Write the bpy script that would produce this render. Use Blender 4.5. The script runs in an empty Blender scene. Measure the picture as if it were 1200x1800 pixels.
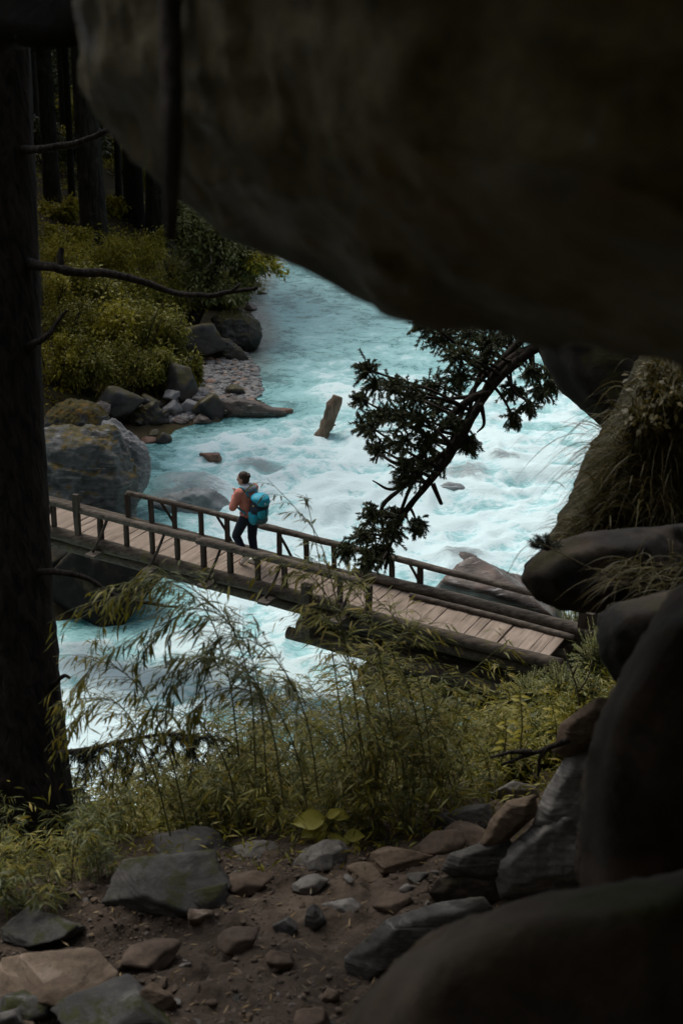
import bpy, bmesh, math, random
import numpy as np
from mathutils import Vector, Matrix

S = bpy.context.scene
C = S.collection
R = math.radians

# ------------------------------------------------------------------ camera, world, sun, exposure
CAM = np.array([0.0, 0.0, 12.0])
PITCH = R(20.0)
cd = bpy.data.cameras.new('camera'); cam = bpy.data.objects.new('camera', cd); C.objects.link(cam)
cam.location = CAM; cam.rotation_euler = (R(90) - PITCH, 0, 0)
cd.sensor_fit = 'VERTICAL'; cd.sensor_height = 36; cd.lens = 50
cd.clip_start = 0.05; cd.clip_end = 1500
cd.dof.use_dof = True; cd.dof.focus_distance = 13.0; cd.dof.aperture_fstop = 5.5
S.camera = cam

SUN_EL, SUN_AZ = R(58), R(-35)          # azimuth measured from +Y towards +X
W = bpy.data.worlds.new('World'); S.world = W; W.use_nodes = True
wn = W.node_tree.nodes; wl = W.node_tree.links; wn.clear()
sky = wn.new('ShaderNodeTexSky'); sky.sky_type = 'NISHITA'; sky.sun_disc = False
sky.sun_elevation = SUN_EL; sky.sun_rotation = SUN_AZ; sky.dust_density = 3.0; sky.ozone_density = 1.5
bg = wn.new('ShaderNodeBackground'); bg.inputs['Strength'].default_value = 0.14
wo = wn.new('ShaderNodeOutputWorld')
hs = wn.new('ShaderNodeHueSaturation'); hs.inputs['Saturation'].default_value = 0.45      # overcast: the blue mostly veiled by cloud
wl.new(sky.outputs[0], hs.inputs['Color']); wl.new(hs.outputs[0], bg.inputs[0]); wl.new(bg.outputs[0], wo.inputs[0])
sd = bpy.data.lights.new('sun', 'SUN'); sd.energy = 1.5; sd.angle = R(24); sd.color = (1.0, 0.95, 0.87)
sun = bpy.data.objects.new('sun', sd); C.objects.link(sun)
sdir = Vector((math.sin(SUN_AZ) * math.cos(SUN_EL), math.cos(SUN_AZ) * math.cos(SUN_EL), math.sin(SUN_EL)))
sun.rotation_euler = sdir.to_track_quat('Z', 'Y').to_euler(); sun.location = (0, 20, 60)
S.view_settings.view_transform = 'Standard'; S.view_settings.look = 'None'
S.view_settings.exposure = 0.40; S.view_settings.gamma = 1.0; S.view_settings.use_curve_mapping = False
S.cycles.use_denoising = True
S.cycles.max_bounces = 6; S.cycles.diffuse_bounces = 3; S.cycles.transparent_max_bounces = 4

# ------------------------------------------------------------------ projection helpers (layout only)
FW = np.array([0, math.cos(PITCH), -math.sin(PITCH)]); UP = np.array([0, math.sin(PITCH), math.cos(PITCH)]); RT = np.array([1.0, 0, 0])
F = 2500.0
def ray(px, py): return FW + RT * ((px - 600) / F) + UP * ((900 - py) / F)
def P(px, py, d): return CAM + ray(px, py) * d
def PZ(px, py, z=0.0):
    r = ray(px, py); return CAM + r * ((z - CAM[2]) / r[2])
def proj(p):
    v = np.asarray(p, float) - CAM; d = v @ FW
    return 600 + F * (v @ RT) / d, 900 - F * (v @ UP) / d, d

# ------------------------------------------------------------------ noise
_tab = np.random.RandomState(7).rand(4096)
def vnoise(p, seed=0):
    p = np.asarray(p, float)
    i = np.floor(p).astype(np.int64); f = p - i
    f = f * f * f * (f * (f * 6 - 15) + 10)
    def h(a, b, c): return _tab[((a * 73856093) ^ (b * 19349663) ^ (c * 83492791) ^ (seed * 2654435)) & 4095]
    x, y, z = i[:, 0], i[:, 1], i[:, 2]; u, v, w = f[:, 0], f[:, 1], f[:, 2]
    a = h(x, y, z) * (1 - u) + h(x + 1, y, z) * u; b = h(x, y + 1, z) * (1 - u) + h(x + 1, y + 1, z) * u
    c = h(x, y, z + 1) * (1 - u) + h(x + 1, y, z + 1) * u; d = h(x, y + 1, z + 1) * (1 - u) + h(x + 1, y + 1, z + 1) * u
    return ((a * (1 - v) + b * v) * (1 - w) + (c * (1 - v) + d * v) * w) * 2 - 1
def fbm(p, octv=4, seed=0, rough=0.5, ridge=False):
    p = np.asarray(p, float); t = np.zeros(len(p)); a = 1.0; s = 0
    for o in range(octv):
        n = vnoise(p * (2.03 ** o) + 17.3 * o, seed + o)
        if ridge: n = 1 - 2 * np.abs(n)
        t += a * n; s += a; a *= rough
    return t / s
def p3(x, y, z=None):
    return np.stack([x, y, np.zeros_like(x) if z is None else z], -1)

# ------------------------------------------------------------------ mesh helpers
def tag(o, label=None, cat=None, group=None, kind=None):
    if label: o['label'] = label
    if cat: o['category'] = cat
    if group: o['group'] = group
    if kind: o['kind'] = kind
    return o
def empty(name, loc, label, cat, group=None):
    o = bpy.data.objects.new(name, None); o.empty_display_size = 0.2; C.objects.link(o); o.location = loc
    return tag(o, label, cat, group)
def rawmesh(name, V, Fc, smooth=True, rnd=None, attr=None):
    """V (n,3); Fc: int array (m,k) or list of such arrays"""
    if not isinstance(Fc, list): Fc = [Fc]
    Fc = [np.asarray(f, np.int32) for f in Fc if len(f)]
    me = bpy.data.meshes.new(name)
    V = np.asarray(V, np.float32)
    me.vertices.add(len(V)); me.vertices.foreach_set('co', V.ravel())
    nl = sum(f.size for f in Fc); npoly = sum(len(f) for f in Fc)
    me.loops.add(nl); me.polygons.add(npoly)
    me.loops.foreach_set('vertex_index', np.concatenate([f.ravel() for f in Fc]))
    st = []; o = 0
    for f in Fc:
        st.append(o + np.arange(len(f), dtype=np.int32) * f.shape[1]); o += f.size
    me.polygons.foreach_set('loop_start', np.concatenate(st))
    me.polygons.foreach_set('use_smooth', np.full(npoly, smooth))
    if rnd is not None:
        a = me.attributes.new('rnd', 'FLOAT', 'FACE'); a.data.foreach_set('value', np.asarray(rnd, np.float32))
    if attr:
        for k, v in attr.items():
            a = me.attributes.new(k, 'FLOAT', 'POINT'); a.data.foreach_set('value', np.asarray(v, np.float32))
    me.update(calc_edges=True); me.validate()
    return me
def link(name, me, mat, parent=None, loc=None):
    o = bpy.data.objects.new(name, me); C.objects.link(o)
    if mat is not None and len(me.materials) == 0: me.materials.append(mat)
    if parent is not None: o.parent = parent
    if loc is not None: o.location = loc
    return o
def build(name, V, Fc, mat, parent=None, base=None, smooth=True, rnd=None, attr=None):
    """world-space vertices; base = world origin of the object (or of its parent)"""
    V = np.asarray(V, float)
    if parent is not None: V = V - np.array(root_loc(parent))
    elif base is not None: V = V - np.asarray(base)
    o = link(name, rawmesh(name, V, Fc, smooth, rnd, attr), mat, parent)
    if parent is None and base is not None: o.location = base
    return o
def root_loc(o):
    l = np.array(o.location)
    while o.parent is not None: o = o.parent; l = l + np.array(o.location)
    return l
class MB:
    """collects geometry for ONE mesh"""
    def __init__(s): s.V = []; s.F3 = []; s.F4 = []; s.n = 0
    def add(s, V, F3=None, F4=None):
        V = np.asarray(V, float)
        if F3 is not None and len(F3): s.F3.append(np.asarray(F3) + s.n)
        if F4 is not None and len(F4): s.F4.append(np.asarray(F4) + s.n)
        s.V.append(V); s.n += len(V); return s
    def arrays(s):
        fs = []
        if s.F3: fs.append(np.concatenate(s.F3))
        if s.F4: fs.append(np.concatenate(s.F4))
        return np.concatenate(s.V), fs
    def build(s, name, mat, parent=None, base=None, smooth=True):
        V, fs = s.arrays(); return build(name, V, fs, mat, parent, base, smooth)
def frame(t):
    t = t / (np.linalg.norm(t) + 1e-9); a = np.array([0, 0, 1.0]) if abs(t[2]) < .9 else np.array([1.0, 0, 0])
    u = np.cross(a, t); u /= np.linalg.norm(u); return t, u, np.cross(t, u)
def tube(pts, rad, n=8, cap=True, rough=0.0, seed=0, rs=3.0, squash=1.0):
    pts = np.asarray(pts, float); m = len(pts); rad = np.full(m, rad) if np.isscalar(rad) else np.asarray(rad, float)
    tang = np.gradient(pts, axis=0) if m > 2 else np.repeat((pts[1:] - pts[:-1]), m, 0)
    t0, u, v = frame(tang[0]); V = []
    ang = np.arange(n) * 2 * math.pi / n
    for i in range(m):
        t = tang[i] / (np.linalg.norm(tang[i]) + 1e-9)
        u = u - t * (u @ t); u /= np.linalg.norm(u); v = np.cross(t, u)
        V.append(pts[i] + rad[i] * (np.cos(ang)[:, None] * u + squash * np.sin(ang)[:, None] * v))
    V = np.concatenate(V)
    if rough:
        ctr = np.repeat(pts, n, 0); d = V - ctr
        V = ctr + d * (1 + rough * fbm(V * rs, 3, seed))[:, None]
    i = np.arange(m - 1)[:, None] * n; j = np.arange(n)[None, :]; k = (j + 1) % n
    F4 = np.stack([i + j, i + k, i + n + k, i + n + j], -1).reshape(-1, 4)
    F3 = None
    if cap:
        V = np.concatenate([V, pts[:1], pts[-1:]]); a = m * n; jj = np.arange(n); kk = (jj + 1) % n
        F3 = np.concatenate([np.stack([kk, jj, np.full(n, a)], -1), np.stack([(m - 1) * n + jj, (m - 1) * n + kk, np.full(n, a + 1)], -1)])
    return V, F3, F4
def poly(pts, per=6):
    """smooth polyline through control points (Catmull-Rom)"""
    p = np.asarray(pts, float)
    if len(p) == 2: return p[0] + (p[1] - p[0]) * np.linspace(0, 1, per + 1)[:, None]
    q = np.concatenate([[2 * p[0] - p[1]], p, [2 * p[-1] - p[-2]]]); out = []
    for i in range(1, len(q) - 2):
        for t in np.linspace(0, 1, per, endpoint=False):
            out.append(.5 * ((2 * q[i]) + (-q[i - 1] + q[i + 1]) * t + (2 * q[i - 1] - 5 * q[i] + 4 * q[i + 1] - q[i + 2]) * t * t + (-q[i - 1] + 3 * q[i] - 3 * q[i + 1] + q[i + 2]) * t ** 3))
    out.append(p[-1]); return np.array(out)
BOXF = np.array([[0, 3, 2, 1], [4, 5, 6, 7], [0, 1, 5, 4], [1, 2, 6, 5], [2, 3, 7, 6], [3, 0, 4, 7]])
def boxv(o, a, b, c):
    """box from corner o with edge vectors a,b,c (right handed)"""
    o, a, b, c = map(lambda q: np.asarray(q, float), (o, a, b, c))
    return np.array([o, o + a, o + a + b, o + b, o + c, o + a + c, o + a + b + c, o + b + c])
_ico = {}
def ico(n):
    if n not in _ico:
        bm = bmesh.new(); bmesh.ops.create_icosphere(bm, subdivisions=n, radius=1.0)
        _ico[n] = (np.array([v.co[:] for v in bm.verts]), np.array([[v.index for v in f.verts] for f in bm.faces])); bm.free()
    return _ico[n]
def grid_faces(nr, nc):
    i = np.arange(nr - 1)[:, None] * nc; j = np.arange(nc - 1)[None, :]
    return np.stack([i + j, i + j + 1, i + nc + j + 1, i + nc + j], -1).reshape(-1, 4)
def ellipsoid(c, r, n=3, rot=None):
    V, Fc = ico(n); V = V * np.asarray(r)
    if rot is not None: V = V @ np.array(rot).T
    return V + np.asarray(c), Fc

# ------------------------------------------------------------------ rocks
def radial_rock(planes_n, planes_d, sub, p=26):
    U, Fc = ico(sub)
    q = np.maximum(U @ planes_n.T, 0) / planes_d
    q = q / q.max(1, keepdims=True).clip(1e-6) if False else q
    m = q.max(1, keepdims=True)
    r = 1 / (m[:, 0] * ((q / m) ** p).sum(1) ** (1 / p))
    return U, r, Fc
def rdir0(rs):
    v = rs.normal(size=3); return v / np.linalg.norm(v)
def rock_arrays(seed, dims, sub=4, nplanes=16, rough=0.05, p=22, strata=None, flat=0.0):
    rs = np.random.RandomState(seed)
    n = rs.normal(size=(nplanes, 3)); n /= np.linalg.norm(n, axis=1)[:, None]
    ax = rdir0(rs); bx = np.cross(ax, rdir0(rs)); bx /= np.linalg.norm(bx); cx = np.cross(ax, bx)
    n = np.concatenate([n, [ax, -ax, bx, -bx, cx, -cx]])
    d = np.concatenate([rs.uniform(.58, 1.0, nplanes), rs.uniform(.8, 1.0, 6)])
    U, r, Fc = radial_rock(n, d, sub, p)
    V = U * r[:, None]
    dims = np.asarray(dims, float)
    off = rs.uniform(0, 50, 3)
    nz = fbm(V * 2.2 + off, 4, seed) * rough * 1.6 + fbm(V * 7 + off, 3, seed + 5, ridge=True) * rough * .5
    if strata is not None:
        sv = np.asarray(strata); h = V @ sv
        nz += rough * 1.1 * fbm(p3(h * 9 + .5 * fbm(V * 1.5 + off, 2, seed), V[:, 0] * .6, V[:, 1] * .6), 3, seed + 9, ridge=True)
    V = V * (1 + nz)[:, None]; V = (V - (V.max(0) + V.min(0)) / 2) / (V.max(0) - V.min(0)) * dims
    return V, Fc
def hull_rock(points, sub=5, rough=0.03, seed=0, p=40, nscale=1.0, strata=None):
    """rounded solid whose faces are the convex hull of world points, roughened with rock relief"""
    bm = bmesh.new()
    for q in points: bm.verts.new(q)
    bmesh.ops.convex_hull(bm, input=bm.verts)
    cen = np.mean([v.co[:] for v in bm.verts if v.link_faces], 0)
    ns = {}
    for f in bm.faces:
        n = np.array(f.normal[:]); 
        if np.linalg.norm(n) < .5: continue
        d = (np.array(f.verts[0].co[:]) - cen) @ n
        if d < 0: n, d = -n, -d
        ns[tuple(np.round(n, 2))] = (n, max(d, 1e-3))
    bm.free()
    n = np.array([a for a, b in ns.values()]); d = np.array([b for a, b in ns.values()])
    U, r, Fc = radial_rock(n, d, sub, p)
    V = U * r[:, None]; sz = np.median(r); off = seed * 3.7
    nz = rough * (1.5 * fbm(V / sz * 1.3 * nscale + off, 4, seed) + .7 * fbm(V / sz * 4 * nscale + off, 4, seed + 3, ridge=True) + .25 * fbm(V / sz * 16 * nscale + off, 3, seed + 4))
    if strata is not None:
        h = V @ np.asarray(strata) / sz
        nz += rough * .9 * fbm(p3(h * 7 + .6 * fbm(V / sz + off, 2, seed), V[:, 0] / sz * .5, V[:, 1] / sz * .5), 3, seed + 9, ridge=True)
    V = U * (r + nz * sz)[:, None]
    return V + cen, Fc
def px_hull(pts, d, thick, bulge=0.0, shrink=.8):
    """outline points (px,py[,depth]) turned into a solid's hull points with front bulge and a back"""
    out = []; c = np.mean([q[:2] for q in pts], 0)
    for q in pts:
        dd = q[2] if len(q) > 2 else d
        out.append(P(q[0], q[1], dd))
        out.append(P(c[0] + (q[0] - c[0]) * shrink, c[1] + (q[1] - c[1]) * shrink, dd + thick))
        if bulge: out.append(P(c[0] + (q[0] - c[0]) * .6, c[1] + (q[1] - c[1]) * .6, dd - bulge))
    return out

# ------------------------------------------------------------------ materials
def newmat(name):
    m = bpy.data.materials.new(name); m.use_nodes = True; nt = m.node_tree; nt.nodes.clear()
    return m, nt, nt.nodes, nt.links
def N(nt, t, **kw):
    n = nt.nodes.new(t)
    for k, v in kw.items():
        if k in n.inputs: n.inputs[k].default_value = v
        else: setattr(n, k, v)
    return n
def L(nt, a, b): nt.links.new(a, b)
def ramp(nt, fac, stops):
    r = N(nt, 'ShaderNodeValToRGB'); e = r.color_ramp.elements
    while len(e) < len(stops): e.new(.5)
    for i, (p, c) in enumerate(stops): e[i].position = p; e[i].color = (*c, 1)
    L(nt, fac, r.inputs[0]); return r.outputs[0]
def mixc(nt, fac, a, b, mode='MIX'):
    m = N(nt, 'ShaderNodeMix', data_type='RGBA', blend_type=mode)
    for s, v in ((m.inputs[0], fac), (m.inputs[6], a), (m.inputs[7], b)):
        if hasattr(v, 'links') or isinstance(v, bpy.types.NodeSocket): L(nt, v, s)
        elif isinstance(v, (tuple, list)): s.default_value = (*v, 1)
        else: s.default_value = v
    return m.outputs[2]
def math_(nt, op, a, b=None, c=None, clamp=False):
    m = N(nt, 'ShaderNodeMath', operation=op, use_clamp=clamp)
    for s, v in zip(m.inputs, (a, b, c)):
        if v is None: continue
        if isinstance(v, bpy.types.NodeSocket): L(nt, v, s)
        else: s.default_value = v
    return m.outputs[0]
def mapr(nt, v, a, b, c=0.0, d=1.0, smooth=True):
    m = N(nt, 'ShaderNodeMapRange', interpolation_type='SMOOTHSTEP' if smooth else 'LINEAR')
    L(nt, v, m.inputs[0])
    for i, q in enumerate((a, b, c, d)): m.inputs[i + 1].default_value = q
    return m.outputs[0]
def noise(nt, vec, scale, detail=6, rough=.55, dist=0.0):
    n = N(nt, 'ShaderNodeTexNoise'); n.inputs['Scale'].default_value = scale; n.inputs['Detail'].default_value = detail
    n.inputs['Roughness'].default_value = rough; n.inputs['Distortion'].default_value = dist
    if vec is not None: L(nt, vec, n.inputs['Vector'])
    return n
def coords(nt, scale=(1, 1, 1), rot=(0, 0, 0), rnd=True):
    tc = N(nt, 'ShaderNodeTexCoord'); mp = N(nt, 'ShaderNodeMapping')
    mp.inputs['Scale'].default_value = scale; mp.inputs['Rotation'].default_value = rot
    if rnd:
        oi = N(nt, 'ShaderNodeObjectInfo'); va = N(nt, 'ShaderNodeVectorMath', operation='MULTIPLY_ADD')
        cx = N(nt, 'ShaderNodeCombineXYZ'); 
        for k in range(3): L(nt, oi.outputs['Random'], cx.inputs[k])
        L(nt, cx.outputs[0], va.inputs[0]); va.inputs[1].default_value = (37, 91, 53); L(nt, tc.outputs['Object'], va.inputs[2])
        L(nt, va.outputs[0], mp.inputs[0])
    else: L(nt, tc.outputs['Object'], mp.inputs[0])
    return mp.outputs[0]
def finish(nt, col, rough, bump=None, bstr=.4, bdist=.02, spec=.3):
    b = N(nt, 'ShaderNodeBsdfPrincipled'); o = N(nt, 'ShaderNodeOutputMaterial')
    for s, v in ((b.inputs['Base Color'], col), (b.inputs['Roughness'], rough)):
        if isinstance(v, bpy.types.NodeSocket): L(nt, v, s)
        elif isinstance(v, tuple): s.default_value = (*v, 1)
        else: s.default_value = v
    b.inputs['Specular IOR Level'].default_value = spec
    if bump is not None:
        bp = N(nt, 'ShaderNodeBump'); bp.inputs['Strength'].default_value = bstr; bp.inputs['Distance'].default_value = bdist
        L(nt, bump, bp.inputs['Height']); L(nt, bp.outputs[0], b.inputs['Normal'])
    L(nt, b.outputs[0], o.inputs[0]); return b
def mat_rock(name, lo, hi, sc=1.0, moss=None, mossamt=.5, streak=None, srot=(0, 0, 0), rough=.8, bdist=.02, stain=None, upmin=.35, moss2=None):
    m, nt, n, l = newmat(name); v = coords(nt)
    a = noise(nt, v, 1.6 * sc, 9, .62, .6); b = noise(nt, v, 11 * sc, 8, .7); c = noise(nt, v, 45 * sc, 5, .7)
    col = ramp(nt, a.outputs[0], [(.3, lo), (.7, hi)])
    col = mixc(nt, .55, col, ramp(nt, b.outputs[0], [(.3, (.35, .35, .35)), (.72, (1.25, 1.22, 1.18))]), 'MULTIPLY')
    col = mixc(nt, .35, col, ramp(nt, c.outputs[0], [(.3, (.4, .4, .4)), (.7, (1.3, 1.3, 1.3))]), 'MULTIPLY')
    hgt = math_(nt, 'ADD', math_(nt, 'MULTIPLY', b.outputs[0], .6), math_(nt, 'MULTIPLY', c.outputs[0], .25))
    if streak:
        sv = coords(nt, (1.2 * sc, 1.2 * sc, 14 * sc), srot); s = noise(nt, sv, 1.0, 6, .6, .9)
        col = mixc(nt, mapr(nt, s.outputs[0], .55, .72), col, streak)
        dk = noise(nt, sv, 1.9, 5, .6, .5)
        col = mixc(nt, mapr(nt, dk.outputs[0], .56, .70, 0, .7), col, tuple(x * .35 for x in lo))
        hgt = math_(nt, 'ADD', hgt, math_(nt, 'MULTIPLY', s.outputs[0], .9))
    if stain:
        s2 = noise(nt, v, .9 * sc, 5, .6, .4); col = mixc(nt, mapr(nt, s2.outputs[0], .52, .68, 0, .75), col, stain)
    if moss:
        g = N(nt, 'ShaderNodeNewGeometry'); sx = N(nt, 'ShaderNodeSeparateXYZ'); L(nt, g.outputs['Normal'], sx.inputs[0])
        mn = noise(nt, v, 2.6 * sc, 8, .65, .3); mf = noise(nt, v, 30 * sc, 4, .7)
        f = math_(nt, 'ADD', mapr(nt, sx.outputs[2], upmin - .5, upmin + .5), math_(nt, 'MULTIPLY', math_(nt, 'SUBTRACT', mn.outputs[0], .5), 2.4))
        f = mapr(nt, f, 1.05 - mossamt, 1.35 - mossamt)
        mc = ramp(nt, mf.outputs[0], [(.3, tuple(x * .45 for x in moss)), (.7, moss)])
        if moss2: mc = mixc(nt, mapr(nt, noise(nt, v, 5 * sc, 4).outputs[0], .5, .65), mc, moss2)
        col = mixc(nt, f, col, mc)
    finish(nt, col, rough, hgt, .6, bdist, .25); return m
def mat_leaf(name, cols, trans=.3, rough=.5, spec=.3):
    m, nt, n, l = newmat(name)
    at = N(nt, 'ShaderNodeAttribute'); at.attribute_name = 'rnd'
    oi = N(nt, 'ShaderNodeObjectInfo')
    f = math_(nt, 'FRACT', math_(nt, 'ADD', at.outputs['Fac'], math_(nt, 'MULTIPLY', oi.outputs['Random'], .25)))
    k = len(cols); col = ramp(nt, f, [(i / max(k - 1, 1) * .96, c) for i, c in enumerate(cols)])
    b = N(nt, 'ShaderNodeBsdfPrincipled'); L(nt, col, b.inputs['Base Color']); b.inputs['Roughness'].default_value = rough
    b.inputs['Specular IOR Level'].default_value = spec
    t = N(nt, 'ShaderNodeBsdfTranslucent'); L(nt, col, t.inputs[0])
    mx = N(nt, 'ShaderNodeMixShader'); mx.inputs[0].default_value = trans; L(nt, b.outputs[0], mx.inputs[1]); L(nt, t.outputs[0], mx.inputs[2])
    o = N(nt, 'ShaderNodeOutputMaterial'); L(nt, mx.outputs[0], o.inputs[0]); return m
def mat_wood(name, lo, hi, grain_axis=0, sc=1.0, moss=None, rough=.85, bdist=.006):
    m, nt, n, l = newmat(name); s = [9, 9, 9]; s[grain_axis] = .7
    v = coords(nt, tuple(x * sc for x in s)); a = noise(nt, v, 2.2, 8, .65, .3); v2 = coords(nt); b = noise(nt, v2, 2.2 * sc, 5, .6)
    col = ramp(nt, a.outputs[0], [(.32, lo), (.68, hi)])
    col = mixc(nt, .6, col, ramp(nt, b.outputs[0], [(.3, (.5, .48, .45)), (.7, (1.2, 1.2, 1.2))]), 'MULTIPLY')
    if moss:
        mn = noise(nt, v2, 3.4 * sc, 7, .65); col = mixc(nt, mapr(nt, mn.outputs[0], .54, .66, 0, .85), col, moss)
    finish(nt, col, rough, a.outputs[0], .5, bdist, .2); return m
def mat_plain(name, col, rough=.7, var=.3, sc=8.0, bump=.3, bdist=.005, spec=.3):
    m, nt, n, l = newmat(name); v = coords(nt); a = noise(nt, v, sc, 6, .6)
    c = ramp(nt, a.outputs[0], [(.3, tuple(x * (1 - var) for x in col)), (.7, tuple(min(1, x * (1 + var)) for x in col))])
    finish(nt, c, rough, a.outputs[0], bump, bdist, spec); return m
def mat_bark(name, lo, hi, sc=1.0, lichen=None, bdist=.02):
    m, nt, n, l = newmat(name); v = coords(nt, (14 * sc, 14 * sc, 2.2 * sc)); a = noise(nt, v, 1.3, 8, .6, .8); v2 = coords(nt); b = noise(nt, v2, 3 * sc, 6, .6)
    col = ramp(nt, a.outputs[0], [(.35, lo), (.65, hi)])
    col = mixc(nt, .5, col, ramp(nt, b.outputs[0], [(.3, (.5, .5, .5)), (.7, (1.2, 1.2, 1.2))]), 'MULTIPLY')
    if lichen: col = mixc(nt, mapr(nt, b.outputs[0], .56, .66, 0, .6), col, lichen)
    finish(nt, col, .9, a.outputs[0], .8, bdist, .15); return m
M = {}
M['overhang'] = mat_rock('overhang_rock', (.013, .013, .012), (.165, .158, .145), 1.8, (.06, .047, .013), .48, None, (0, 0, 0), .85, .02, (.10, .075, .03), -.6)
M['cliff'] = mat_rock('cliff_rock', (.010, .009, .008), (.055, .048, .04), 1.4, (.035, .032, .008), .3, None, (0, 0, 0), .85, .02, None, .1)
M['dark_boulder'] = mat_rock('dark_boulder_rock', (.006, .0055, .005), (.022, .019, .016), 1.6, (.035, .03, .008), .1, None, (0, 0, 0), .85, .015, (.09, .06, .032))  # darkened to near black for overhang shade missing on the jutting rock
M['brown_boulder'] = mat_rock('brown_boulder_rock', (.008, .006, .004), (.066, .05, .034), 2.0, (.035, .034, .008), .12, None, (0, 0, 0), .9, .02, (.06, .034, .018))
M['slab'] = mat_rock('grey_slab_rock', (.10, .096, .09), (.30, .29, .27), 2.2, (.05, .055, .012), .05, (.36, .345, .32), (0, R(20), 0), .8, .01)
M['tan_rock'] = mat_rock('tan_rock', (.085, .058, .038), (.22, .165, .115), 3.0, None, 0, (.26, .20, .15), (R(15), R(10), 0), .85, .008)
M['grey_stone'] = mat_rock('grey_stone', (.06, .056, .05), (.18, .168, .15), 4.0, None, 0, (.24, .225, .205), (R(10), R(25), 0), .8, .006)
M['brown_stone'] = mat_rock('brown_stone', (.05, .034, .024), (.145, .105, .075), 4.0, None, 0, None, (0, 0, 0), .85, .006)
M['pale_stone'] = mat_rock('pale_stone', (.10, .094, .085), (.24, .225, .205), 5.0, None, 0, None, (0, 0, 0), .8, .004)
M['river_boulder'] = mat_rock('river_boulder_rock', (.040, .046, .048), (.135, .14, .138), 1.1, (.075, .062, .014), .26, (.27, .27, .26), (R(8), R(-14), 0), .7, .05, None, .3, (.13, .08, .015))
M['river_boulder_tilted'] = mat_rock('tilted_boulder_rock', (.05, .052, .053), (.15, .15, .145), 1.1, (.085, .07, .016), .45, (.30, .295, .28), (0, R(48), R(20)), .75, .05, None, .25, (.15, .085, .012))
M['wet_dark'] = mat_rock('wet_dark_rock', (.022, .022, .022), (.085, .08, .072), 1.2, (.075, .062, .012), .35, None, (0, 0, 0), .45, .02, None, .35)
M['wet_brown'] = mat_rock('wet_brown_rock', (.045, .037, .032), (.19, .155, .13), 1.5, None, 0, (.46, .45, .44), (R(30), R(40), 0), .5, .03, (.15, .095, .075))
M['wet_grey'] = mat_rock('wet_grey_rock', (.13, .15, .155), (.34, .38, .385), .8, None, 0, (.5, .56, .56), (0, R(10), 0), .45, .03)
M['rusty'] = mat_rock('rusty_rock', (.13, .07, .05), (.30, .16, .11), 1.6, None, 0, (.26, .2, .17), (0, R(5), 0), .6, .02)
M['shore_grey'] = mat_rock('shore_grey_rock', (.10, .105, .11), (.30, .30, .30), 1.5, None, 0, (.34, .33, .32), (0, R(15), R(30)), .7, .02)
M['wood_rail'] = mat_wood('weathered_rail_wood', (.028, .023, .018), (.155, .13, .105), 0)
M['wood_post'] = mat_wood('dark_post_wood', (.020, .016, .013), (.085, .068, .054), 2)
M['wood_beam'] = mat_wood('mossy_beam_wood', (.022, .018, .014), (.115, .092, .070), 0, 1.0, (.07, .066, .022))
M['plank'] = mat_wood('dusty_plank_wood', (.165, .125, .098), (.32, .258, .205), 1, .6)
M['log'] = mat_wood('pale_driftwood', (.07, .052, .036), (.24, .18, .125), 2, .8, (.15, .12, .045))
M['dead_branch'] = mat_bark('dead_branch_bark', (.012, .010, .009), (.06, .05, .042), 3)
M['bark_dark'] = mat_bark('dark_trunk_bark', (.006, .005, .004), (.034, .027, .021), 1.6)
M['bark_forest'] = mat_bark('forest_trunk_bark', (.010, .009, .007), (.046, .039, .031), .5, (.06, .056, .04), .05)
M['bark_pale'] = mat_bark('pale_trunk_bark', (.03, .03, .028), (.16, .155, .14), 1.0, (.2, .2, .18))
M['bark_juniper'] = mat_bark('juniper_bark', (.012, .010, .008), (.06, .048, .038), 2.5)
M['bamboo_culm'] = mat_plain('bamboo_culm', (.075, .075, .02), .6, .4, 12)
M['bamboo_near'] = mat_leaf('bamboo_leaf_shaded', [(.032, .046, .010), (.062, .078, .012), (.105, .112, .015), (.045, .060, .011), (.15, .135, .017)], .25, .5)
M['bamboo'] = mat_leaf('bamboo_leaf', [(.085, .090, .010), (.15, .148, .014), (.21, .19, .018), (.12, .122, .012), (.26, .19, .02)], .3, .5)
M['bush_olive'] = mat_leaf('olive_bush_leaf', [(.085, .09, .014), (.16, .155, .020), (.27, .24, .026), (.12, .122, .016)], .3)
M['bush_yellow'] = mat_leaf('yellow_bush_leaf', [(.16, .146, .014), (.27, .24, .020), (.40, .34, .028), (.21, .192, .017)], .3)
M['bush_green'] = mat_leaf('green_bush_leaf', [(.07, .08, .022), (.13, .14, .04), (.19, .195, .07), (.10, .11, .03)], .25)
M['fern'] = mat_leaf('fern_leaf', [(.075, .09, .02), (.13, .14, .03), (.19, .18, .04), (.10, .11, .024)], .3)
M['juniper'] = mat_leaf('juniper_needle', [(.024, .036, .016), (.045, .058, .02), (.085, .09, .026), (.034, .048, .018)], .12)
M['conifer'] = mat_leaf('conifer_needle', [(.012, .018, .010), (.022, .03, .014), (.034, .042, .018)], .12)
M['canopy'] = mat_leaf('canopy_leaf', [(.03, .036, .010), (.05, .055, .012), (.075, .075, .015)], .2)
M['grass'] = mat_leaf('dry_grass', [(.042, .036, .008), (.078, .064, .012), (.125, .095, .021), (.056, .047, .010)], .25)
M['broad_leaf'] = mat_leaf('broad_yellow_leaf', [(.20, .19, .022), (.28, .26, .03), (.34, .29, .04)], .35, .45)

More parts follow.
